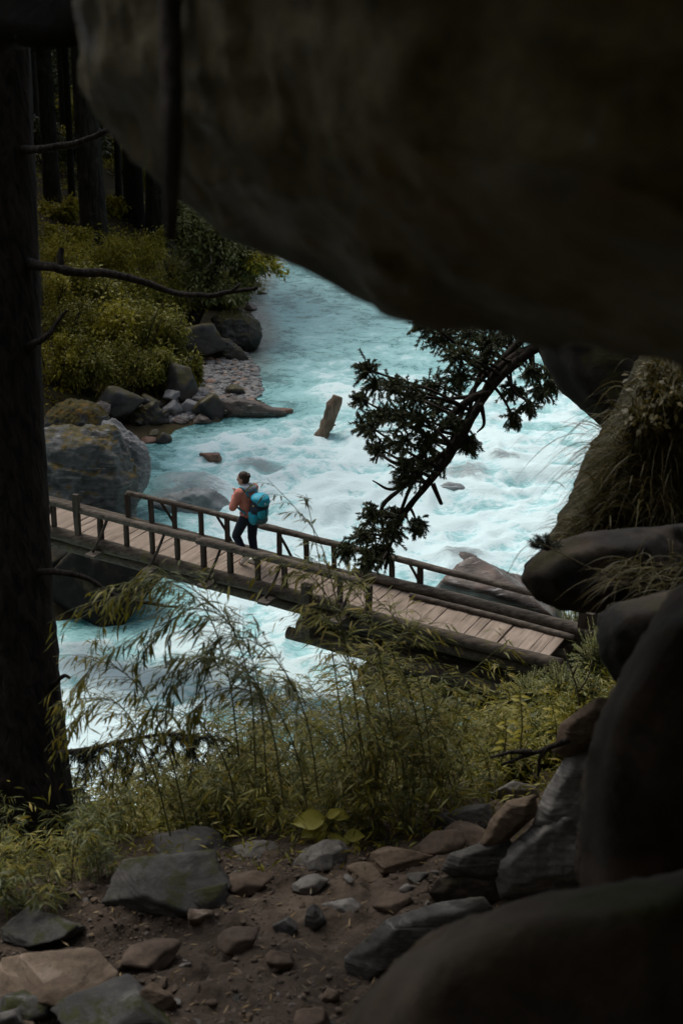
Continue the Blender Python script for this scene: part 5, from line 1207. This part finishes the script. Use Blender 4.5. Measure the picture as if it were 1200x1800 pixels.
FBL = ['feathery bush covering the near edge of the deck end', 'largest feathery bush in front of the deck end', 'feathery bush left of the grey boulder at the bridge end', 'feathery bush against the last planks of the deck', 'feathery bush at the end of the curb logs', 'feathery bush below the wooden end post', 'feathery bush touching the grey boulder on the right', 'low feathery bush under the deck end bushes', 'low feathery bush above the brown tilted rock', 'feathery bush in the notch between grey boulder and brown tilted rock', 'leftmost feathery bush, in the shadow under the deck', 'feathery bush in front of the end post', 'small feathery bush at the tip of the far handrail']
fb = [(905, 1215, 130, 120), (955, 1195, 150, 130), (1010, 1190, 130, 120), (925, 1180, 110, 80), (980, 1165, 120, 85), (1035, 1180, 100, 90), (1045, 1225, 110, 110), (930, 1262, 120, 70), (985, 1255, 130, 75), (1030, 1270, 100, 70), (870, 1270, 90, 60), (1010, 1150, 100, 60), (960, 1150, 70, 50)]
for k, (px, py, w, h) in enumerate(fb):
    fern_bush(FBL[k], px, py, w * 1.1, h * 1.35, 1500 + k, 120, .065, 'fern', None, 'bushes at the near end of the bridge', 'shrub', 'shrub')
for k, (px, py, w, h) in enumerate([(830, 1345, 120, 90), (880, 1320, 120, 90), (940, 1320, 110, 80), (900, 1370, 110, 70), (960, 1350, 80, 60)]):
    fern_bush('low yellow green leafy bush in front of the bridge end bushes', px, py, w, h, 1530 + k, 90, .036, 'bush_olive', None, 'low bushes below the bridge end', 'shrub', 'shrub')
# young plant with paired leaves standing out of the bushes
def sapling(label, px, pyb, ptop, d, lf, mat, seed, pairs=7, name='young_plant'):
    r_ = np.random.RandomState(seed); b = P(px, pyb, d); e = P(px + r_.uniform(-8, 8), ptop, d); t = empty(name, b, label, 'plant'); q = poly([b, (b + e) / 2 + [.01, 0, 0], e], 6); build('stem', *(lambda z: (z[0], [z[2]]))(tube(q, np.linspace(.004, .0015, len(q)), 5, False)), M['bamboo_culm'], t)
    A_, B_, C_, D_ = [], [], [], []
    for k in range(pairs):
        s = .35 + .64 * k / (pairs - 1); p = q[int(s * (len(q) - 1))]; a = r_.uniform(-1.1, 1.1)
        for sg in (-1, 1): A_.append(p); B_.append([sg * math.cos(a), sg * math.sin(a) * .6 - .3, .18]); C_.append([0, -.4, 1]); D_.append(lf * (1.15 - .5 * abs(s - .6)) * r_.uniform(.85, 1.15))
    V, Fc, per = leaves(np.zeros((1, 3)), np.array([[1.0, 0, 0]]), np.array([[0, 0, 1.0]]), np.array([1.0]), np.array([.34]), .3); me = rawmesh('leaf', V, Fc, False, np.full(per, .4)); me.materials.append(M[mat])
    for p, d_, n_, l_ in zip(A_, B_, C_, D_):
        x = Vector(d_).normalized(); y = Vector(n_).cross(x).normalized(); z = x.cross(y); m_ = Matrix.Translation(Vector(np.array(p) - b)) @ Matrix((x, y, z)).transposed().to_4x4() @ Matrix.Scale(l_, 4)
        o = bpy.data.objects.new('leaf', me); C.objects.link(o); o.parent = t; o.matrix_local = m_
    return t
sapling('young upright plant with paired light leaves among the bushes below the bridge end', 912, 1330, 1214, 5.6, .042, 'bush_yellow', 3)
sapling('smaller light leaved plant left of the paired leaf plant', 880, 1340, 1262, 5.5, .045, 'bush_yellow', 4, 4)
sapling('light leaved plant right of the paired leaf plant near the brown tilted rock', 975, 1330, 1240, 5.8, .042, 'bush_yellow', 5, 5)
# forked bare twig and broken stump at the bank
tw = MB()
for pl in ([(1018, 1240), (1010, 1200), (990, 1140)], [(1016, 1216), (1032, 1190), (1040, 1160)], [(1006, 1185), (1016, 1165)]): tw.add(*tube(poly([P(x, y, 7.5) for x, y in pl], 5), np.linspace(.007, .003, 5 * (len(pl) - 1) + 1), 5))
M['twig_pale'] = mat_bark('pale_twig', (.10, .085, .05), (.2, .17, .1), 3)
tag(tw.build('twig', M['twig_pale'], base=P(1018, 1240, 7.5)), 'pale forked bare twig rising from the bushes by the grey boulder', 'twig')
tw = MB()
for pl in ([(1000, 1300), (960, 1316), (920, 1330), (880, 1345)], [(960, 1316), (948, 1335), (945, 1365)], [(935, 1322), (900, 1322), (860, 1332)]): tw.add(*tube(poly([P(x, y, 4.7) for x, y in pl], 5), np.linspace(.011, .004, 5 * (len(pl) - 1) + 1), 6, True, .3, 4, 20))
tag(tw.build('fallen_branch', M['dead_branch'], base=P(960, 1340, 4.7)), 'dark fallen branch lying left of the brown tilted rock', 'branch')

# ------------------------------------------------------------------ long grass on the mossy bank
r_ = np.random.RandomState(88)
def blades(name, label, roots, dirs, lens, wid, mat, droop=.9, seg=7):
    Vs, Fs, Rn = [], [], []; o = 0
    for p, d, l_ in zip(roots, dirs, lens):
        d = d / np.linalg.norm(d); s = np.cross(d, [0, 0, 1.0]); s /= np.linalg.norm(s) + 1e-6; s = s * .6 + rdir(r_, 1)[0] * .5; s /= np.linalg.norm(s); tt = np.linspace(0, 1, seg)[:, None]
        c = p + d * l_ * tt + np.array([0, 0, -1.0]) * l_ * droop * tt ** 2.1; w = wid * (1 - tt ** 1.6 * .92) / 2
        V = np.stack([c - s * w, c + s * w], 1).reshape(-1, 3); i = np.arange(seg - 1)[:, None] * 2; Vs.append(V); Fs.append(np.concatenate([i, i + 1, i + 3, i + 2], 1) + o); o += len(V); Rn.append(np.full(seg - 1, r_.rand()))
    return tag(build(name, np.concatenate(Vs), np.concatenate(Fs), M[mat], None, np.mean(roots, 0), True, np.concatenate(Rn)), label, None, None, 'stuff')
roots, dirs, lens = [], [], []
for (cx, cy, n, ln, dx) in ((1090, 790, 60, .34, -1), (1110, 740, 60, .30, -.8), (1140, 800, 110, .34, -.6), (1170, 700, 120, .26, -.3), (1150, 870, 120, .34, -.5), (1185, 900, 120, .30, -.3), (1070, 850, 55, .20, -1), (1050, 895, 40, .14, -1), (1195, 800, 110, .32, 0), (1180, 640, 90, .24, -.2), (1100, 920, 70, .22, -.5), (1030, 925, 30, .10, -.9)):
    for k in range(n):
        roots.append(P(cx + r_.normal() * 22, cy + r_.normal() * 26, 5.25 + r_.uniform(-.15, .1))); dirs.append(np.array([dx * r_.uniform(.4, 1.2) + r_.normal() * .25, -.3 + r_.normal() * .35, r_.uniform(.5, 1.3)])); lens.append(ln * r_.uniform(.6, 1.25))
blades('grass', 'long dry arching grass on the mossy bank at the right', roots, dirs, lens, .0045, 'grass', .75)
roots, dirs, lens = [], [], []
edge = poly([(1090, 775), (1062, 800), (1052, 850), (1030, 885), (1000, 925), (965, 960)], 10)
for k in range(900):
    e_ = edge[r_.randint(len(edge))]; roots.append(P(e_[0] + r_.uniform(0, 45), e_[1] + r_.uniform(-5, 30), 5.25 + r_.uniform(-.1, .1))); dirs.append(np.array([-.8 + r_.normal() * .45, -.2 + r_.normal() * .4, .55 + r_.normal() * .4])); lens.append(r_.uniform(.04, .20))
blades('grass', 'short grass fringing the brow of the mossy bank above the water', roots, dirs, lens, .0035, 'grass', .6)
roots, dirs, lens = [], [], []
for k in range(26):
    roots.append(P(r_.uniform(1065, 1095), r_.uniform(770, 870), 5.2)); dirs.append(np.array([-1.0, -.2 + r_.normal() * .2, r_.uniform(.15, .9)])); lens.append(r_.uniform(.2, .40))
blades('grass', 'thin grass stalks arching left over the white water from the mossy bank', roots, dirs, lens, .0022, 'grass', .85, 9)
roots, dirs, lens = [], [], []
for k in range(170):
    roots.append(P(r_.uniform(1080, 1240), r_.uniform(985, 1040), 4.45 + r_.uniform(-.05, .05))); dirs.append(np.array([r_.uniform(-1.2, .3), r_.normal() * .4 - .2, r_.uniform(.1, .8)])); lens.append(r_.uniform(.07, .22))
blades('grass', 'tuft of dry grass hanging over the black jutting rock', roots, dirs, lens, .004, 'grass', .6)
# one bent straw before the black rock
q = poly([P(1075, 1015, 4.35), P(1030, 995, 4.3), P(985, 972, 4.3), P(945, 955, 4.3), P(915, 968, 4.3), P(890, 1010, 4.3)], 6)
V, F3, F4 = tube(q, np.linspace(.0022, .0010, len(q)), 5); tag(build('straw', V, [F3, F4], M['twig_pale'], base=q[0]), 'single bent straw arching out over the water from the black jutting rock', 'straw')
# bush of fine leaves on the outcrop above the grass
for k, (cx, cy, w, h) in enumerate([(1150, 690, 110, 90), (1190, 720, 90, 110), (1130, 740, 60, 60)]):
    rr_ = np.random.RandomState(700 + k); V, Fc, rr = crown_cloud(rr_, 1500, (w * 5.2 / F / 2, .14, h * 5.2 / F / 2), .028, 14); V = V + P(cx, cy, 5.1)
    tag(build('shrub', V, Fc, M['grass'], None, P(cx, cy + h / 2, 5.1), False, rr), ('small leafed dry shrub on top of the mossy bank', 'small leafed dry shrub at the right edge of the mossy bank', 'smallest dry shrub, at the left brow of the mossy bank')[k], 'shrub')

# ------------------------------------------------------------------ stones on the ledge
def ghit(px, py): return hit(px, py, 2.2, 9.0, GH)
st = [
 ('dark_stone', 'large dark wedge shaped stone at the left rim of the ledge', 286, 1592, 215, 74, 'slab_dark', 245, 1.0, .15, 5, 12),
 ('stone', 'dark flat stone behind the wedge shaped stone at the rim', 330, 1512, 130, 30, 'slab_dark', 202, .8, -.1, 4, 12),
 ('stone', 'grey lumpy stone at the rim left of the plant with yellow leaves', 448, 1512, 76, 26, 'grey_stone', 203, .8, 0, 4, 14),
 ('stone', 'pale grey stone below the plant with broad yellow leaves', 566, 1524, 98, 44, 'grey_stone', 204, .8, .1, 5, 12),
 ('stone', 'small rounded grey stone leaning on the pale one under the yellow leaves', 562, 1528, 44, 32, 'pale_stone', 205, .9, 0, 4, 20),
 ('stone', 'angular grey stone with a black end in the middle of the ledge', 546, 1570, 62, 36, 'grey_stone', 206, .8, .2, 4, 9),
 ('stone', 'brown dark stone behind the angular grey one', 440, 1568, 80, 36, 'brown_stone', 207, .8, .2, 4, 10),
 ('flat_stone', 'flat triangular tan stone near the right of the ledge', 706, 1528, 108, 38, 'tan_rock', 208, .8, 0, 5, 9),
 ('stone', 'low tan stone in front of the flat triangular one', 648, 1548, 74, 26, 'tan_rock', 209, .8, .1, 4, 12),
 ('stone', 'dark blocky stone behind the flat triangular one', 772, 1500, 84, 42, 'brown_stone', 210, .8, .1, 4, 9),
 ('stone', 'broad flat grey stone at the edge of the bamboo right of the ledge', 818, 1462, 106, 50, 'slab_dark', 211, .9, 0, 5, 12),
 ('stone', 'low brown stone under the broad flat grey one', 822, 1486, 96, 30, 'brown_stone', 212, .9, 0, 4, 12),
 ('stone', 'small pale stone sticking up among the bushes by the leaning slabs', 905, 1408, 82, 50, 'pale_stone', 213, .8, -.15, 5, 10),
 ('stone', 'pale flat sliver of stone lying on the gravel', 600, 1602, 64, 22, 'pale_stone', 214, .6, -.3, 4, 9),
 ('stone', 'small grey stone near the foot of the flat triangular one', 736, 1552, 36, 22, 'grey_stone', 215, .8, .3, 4, 12),
 ('stone', 'small white flat stone right of the pale sliver', 716, 1566, 30, 14, 'pale_stone', 216, .7, .2, 3, 9),
 ('stone', 'brown pyramid stone in the gravel left of the centre', 492, 1706, 50, 42, 'brown_stone', 217, .9, .2, 4, 8),
 ('dark_stone', 'black angular stone in the gravel below the angular grey one', 555, 1626, 40, 44, 'slab_dark', 218, .9, .5, 4, 8),
 ('dark_stone', 'black stone half sunk beside the brown gravel at mid ledge', 500, 1640, 42, 28, 'slab_dark', 219, .9, .1, 4, 8),
 ('stone', 'tan stone lit from above below the wedge shaped stone', 350, 1622, 46, 28, 'tan_rock', 220, .8, .4, 4, 10),
 ('dark_stone', 'dark stone under the right end of the wedge shaped stone', 360, 1600, 76, 46, 'slab_dark', 221, .8, .1, 4, 9),
 ('stone', 'big pale tan boulder stone at the lower left corner', 85, 1756, 230, 72, 'tan_rock', 222, .8, -.1, 5, 12),
 ('stone', 'pointed tan stone standing at the bottom of the ledge', 270, 1778, 74, 56, 'tan_rock', 223, .7, .1, 5, 7),
 ('dark_stone', 'dark stone block in front of the big pale tan one', 45, 1795, 100, 48, 'slab_dark', 224, .8, .1, 4, 9),
 ('dark_stone', 'long dark grey stone along the bottom edge', 200, 1806, 220, 52, 'slab_dark', 225, .7, -.06, 5, 10),
 ('stone', 'light stone in the very lower left corner', 8, 1810, 60, 46, 'grey_stone', 226, .8, .2, 4, 10),
 ('stone', 'smooth round brown pebble beside the corner boulder', 580, 1762, 32, 30, 'tan_rock', 227, .9, 0, 4, 30),
 ('stone', 'dark flat stone at the left rim below the low bamboo', 72, 1660, 140, 42, 'slab_dark', 228, .8, .0, 5, 12),
 ('stone', 'flat brown stone in the soil right of the dark rim stone', 260, 1700, 110, 30, 'brown_stone', 229, .8, .2, 4, 10),
 ('stone', 'brown grey stone at the bottom centre of the ledge', 545, 1815, 70, 40, 'brown_stone', 230, .8, .2, 4, 10),
 ('stone', 'dark grey half buried stone at the centre of the soil', 420, 1668, 80, 30, 'brown_stone', 231, .8, .3, 4, 10),
 ('stone', 'tiny white pebble on the soil below the wedge shaped stone', 247, 1588, 17, 10, 'pale_stone', 232, .8, 0, 3, 20),
 ('stone', 'rust brown stone at the right of the ledge beside the mossy rocks', 690, 1600, 70, 26, 'brown_stone', 233, .8, .2, 4, 9),
 ('stone', 'small pale stone on the soil left of the wedge shaped stone', 150, 1588, 20, 10, 'pale_stone', 234, .8, 0, 3, 12),
]
for (nm, lb, px, pyb, w, h, mt, sd_, dp, yw_, sb, npl) in st:
    b, d = ghit(px, pyb)
    V, Fc = rock_arrays(sd_, (w * d / F * 1.08, w * d / F * dp, h * d / F * 1.25), sb, npl, .055, 150)
    c, s = math.cos(yw_), math.sin(yw_); V = V @ np.array([[c, -s, 0], [s, c, 0], [0, 0, 1]]).T
    ctr = b + np.array([0, w * d / F * dp * .25, h * d / F * .14])
    tag(build(nm, V + ctr, Fc, M[mt], base=b), lb, 'stone')
rs = np.random.RandomState(9); gm = []
for k in range(10):
    V, Fc = rock_arrays(400 + k, (1, .8, .55), 2, 9, .04, 50); me = rawmesh('pebble', V, Fc, k % 3 == 0); me.materials.append(M[['brown_stone', 'tan_rock', 'slab_dark', 'brown_stone', 'grey_stone', 'brown_stone', 'tan_rock', 'brown_stone', 'pale_stone', 'brown_stone'][k]]); gm.append(me)
n_ = 0
while n_ < 290:
    px, py = rs.uniform(-20, 830), rs.uniform(1490, 1830)
    if px > 640 and py > 1560 + (830 - px) * .6: continue
    if py < 1500 + max(0, (200 - px)) * .5: continue
    b, d = ghit(px, py); s = min(.016 * math.exp(abs(rs.normal()) * .95), .13) * rs.uniform(.7, 1.2); s = min(s, .055)
    o = link('pebble', gm[rs.randint(10)], None); o.location = b + np.array([0, s * .2, -s * .06]); k = rs.uniform(.6, 1); o.scale = (s, s * k, s * rs.uniform(.5, 1)); o.rotation_euler = (rs.uniform(-.4, .4), rs.uniform(-.4, .4), rs.uniform(0, 6.28))
    tag(o, 'small loose stone lying in the gravelly soil of the ledge', 'pebble', 'loose stones of the ledge'); n_ += 1
M['gravel'] = mat_rock('mixed_gravel', (.030, .022, .016), (.17, .125, .09), 22.0, None, 0, None, (0, 0, 0), .85, .003, (.16, .15, .14))
mb = MB(); n = 30000; x = rs.uniform(-2.2, 1.6, n); y = rs.uniform(2.6, 5.4, n); z = GH(x, y); cl = fbm(p3(x * 2.2, y * 2.2), 3, 8)
base = [rock_arrays(430 + k, (1, .8, .6), 1, 8, .03) for k in range(5)]
for i in range(n):
    if cl[i] < rs.uniform(-.55, .15): continue
    V, Fc = base[i % 5]; s = rs.uniform(.003, .010) * (1 + 1.5 * (rs.rand() < .15)); a = rs.uniform(0, 6.28); c, sn = math.cos(a), math.sin(a)
    mb.add(V @ (np.array([[c, -sn, 0], [sn, c, 0], [0, 0, 1]]).T * s) + [x[i], y[i], z[i] + s * .15], Fc)
tag(mb.build('gravel', M['gravel'], base=(0, 4, 9), smooth=False), 'fine gravel strewn over the soil of the ledge', None, None, 'stuff')
# fallen leaves
A_ = []; n = 1700; x = rs.uniform(-2.2, 1.4, n); y = rs.uniform(2.8, 5.2, n); M['litter'] = mat_leaf('fallen_leaf', [(.09, .055, .02), (.16, .10, .03), (.22, .15, .05), (.07, .05, .03)], .1)
V, Fc, per = leaves(np.stack([x, y, GH(x, y) + .004], -1), rdir(rs, n) * [1, 1, .15], rdir(rs, n) * .3 + [0, 0, 1], rs.uniform(.018, .05, n), rs.uniform(.004, .008, n), .05)
tag(build('leaf_litter', V, Fc, M['litter'], None, (0, 4, 9), False, np.repeat(rs.rand(n), per)), 'dry fallen leaves scattered on the soil', None, None, 'stuff')
# plant with broad yellow green leaves at the rim
b, d = ghit(572, 1500); t = empty('broad_leaf_plant', b, 'small plant with broad yellow green leaves at the rim of the ledge', 'plant')
n_seg = 8; tt = np.linspace(0, 1, n_seg)[:, None]; wv = np.array([0, .55, .85, 1, .92, .7, .4, .02])[:, None] * .36
top = np.stack([tt, -wv, .10 * np.abs(wv) * 0 + .12 - .35 * tt ** 2], -1).reshape(-1, 3); bot = np.stack([tt, wv, .12 - .35 * tt ** 2], -1).reshape(-1, 3); mid = np.concatenate([tt, 0 * tt, .06 - .35 * tt ** 2], 1)
Vb = np.stack([top, mid, bot], 1).reshape(-1, 3) - [0, 0, .06]; i = np.arange(n_seg - 1)[:, None] * 3; Fb = np.concatenate([np.concatenate([i, i + 3, i + 4, i + 1], 1), np.concatenate([i + 1, i + 4, i + 5, i + 2], 1)])
bl = rawmesh('leaf', Vb, Fb, True, np.full(len(Fb), .35)); bl.materials.append(M['broad_leaf']); sm = MB()
for (x0, y0, x1, y1, l_) in ((572, 1440, 520, 1440, 1), (575, 1436, 592, 1424, .9), (566, 1448, 530, 1466, .9), (568, 1450, 560, 1478, .9), (576, 1452, 552, 1452, .7), (600, 1470, 575, 1478, .7), (605, 1470, 636, 1466, .8), (600, 1474, 612, 1480, .6), (580, 1430, 610, 1432, .7)):
    p = P(x0, y0, d - .03); e = P(x1, y1, d - .06); sm.add(*tube(poly([b, b * .4 + p * .6 + [0, 0, .01], p], 4), .0012, 4, False))
    x = Vector(e - p); ln = x.length * 1.05; x.normalize(); nrm = Vector((0, -.55, .85)); y = nrm.cross(x).normalized(); z = x.cross(y)
    o = bpy.data.objects.new('leaf', bl); C.objects.link(o); o.parent = t; o.matrix_local = Matrix.Translation(Vector(p - b)) @ Matrix((x, y, z)).transposed().to_4x4() @ Matrix.Scale(max(ln, .045 * l_), 4)
sm.build('stem', M['bamboo_culm'], t)
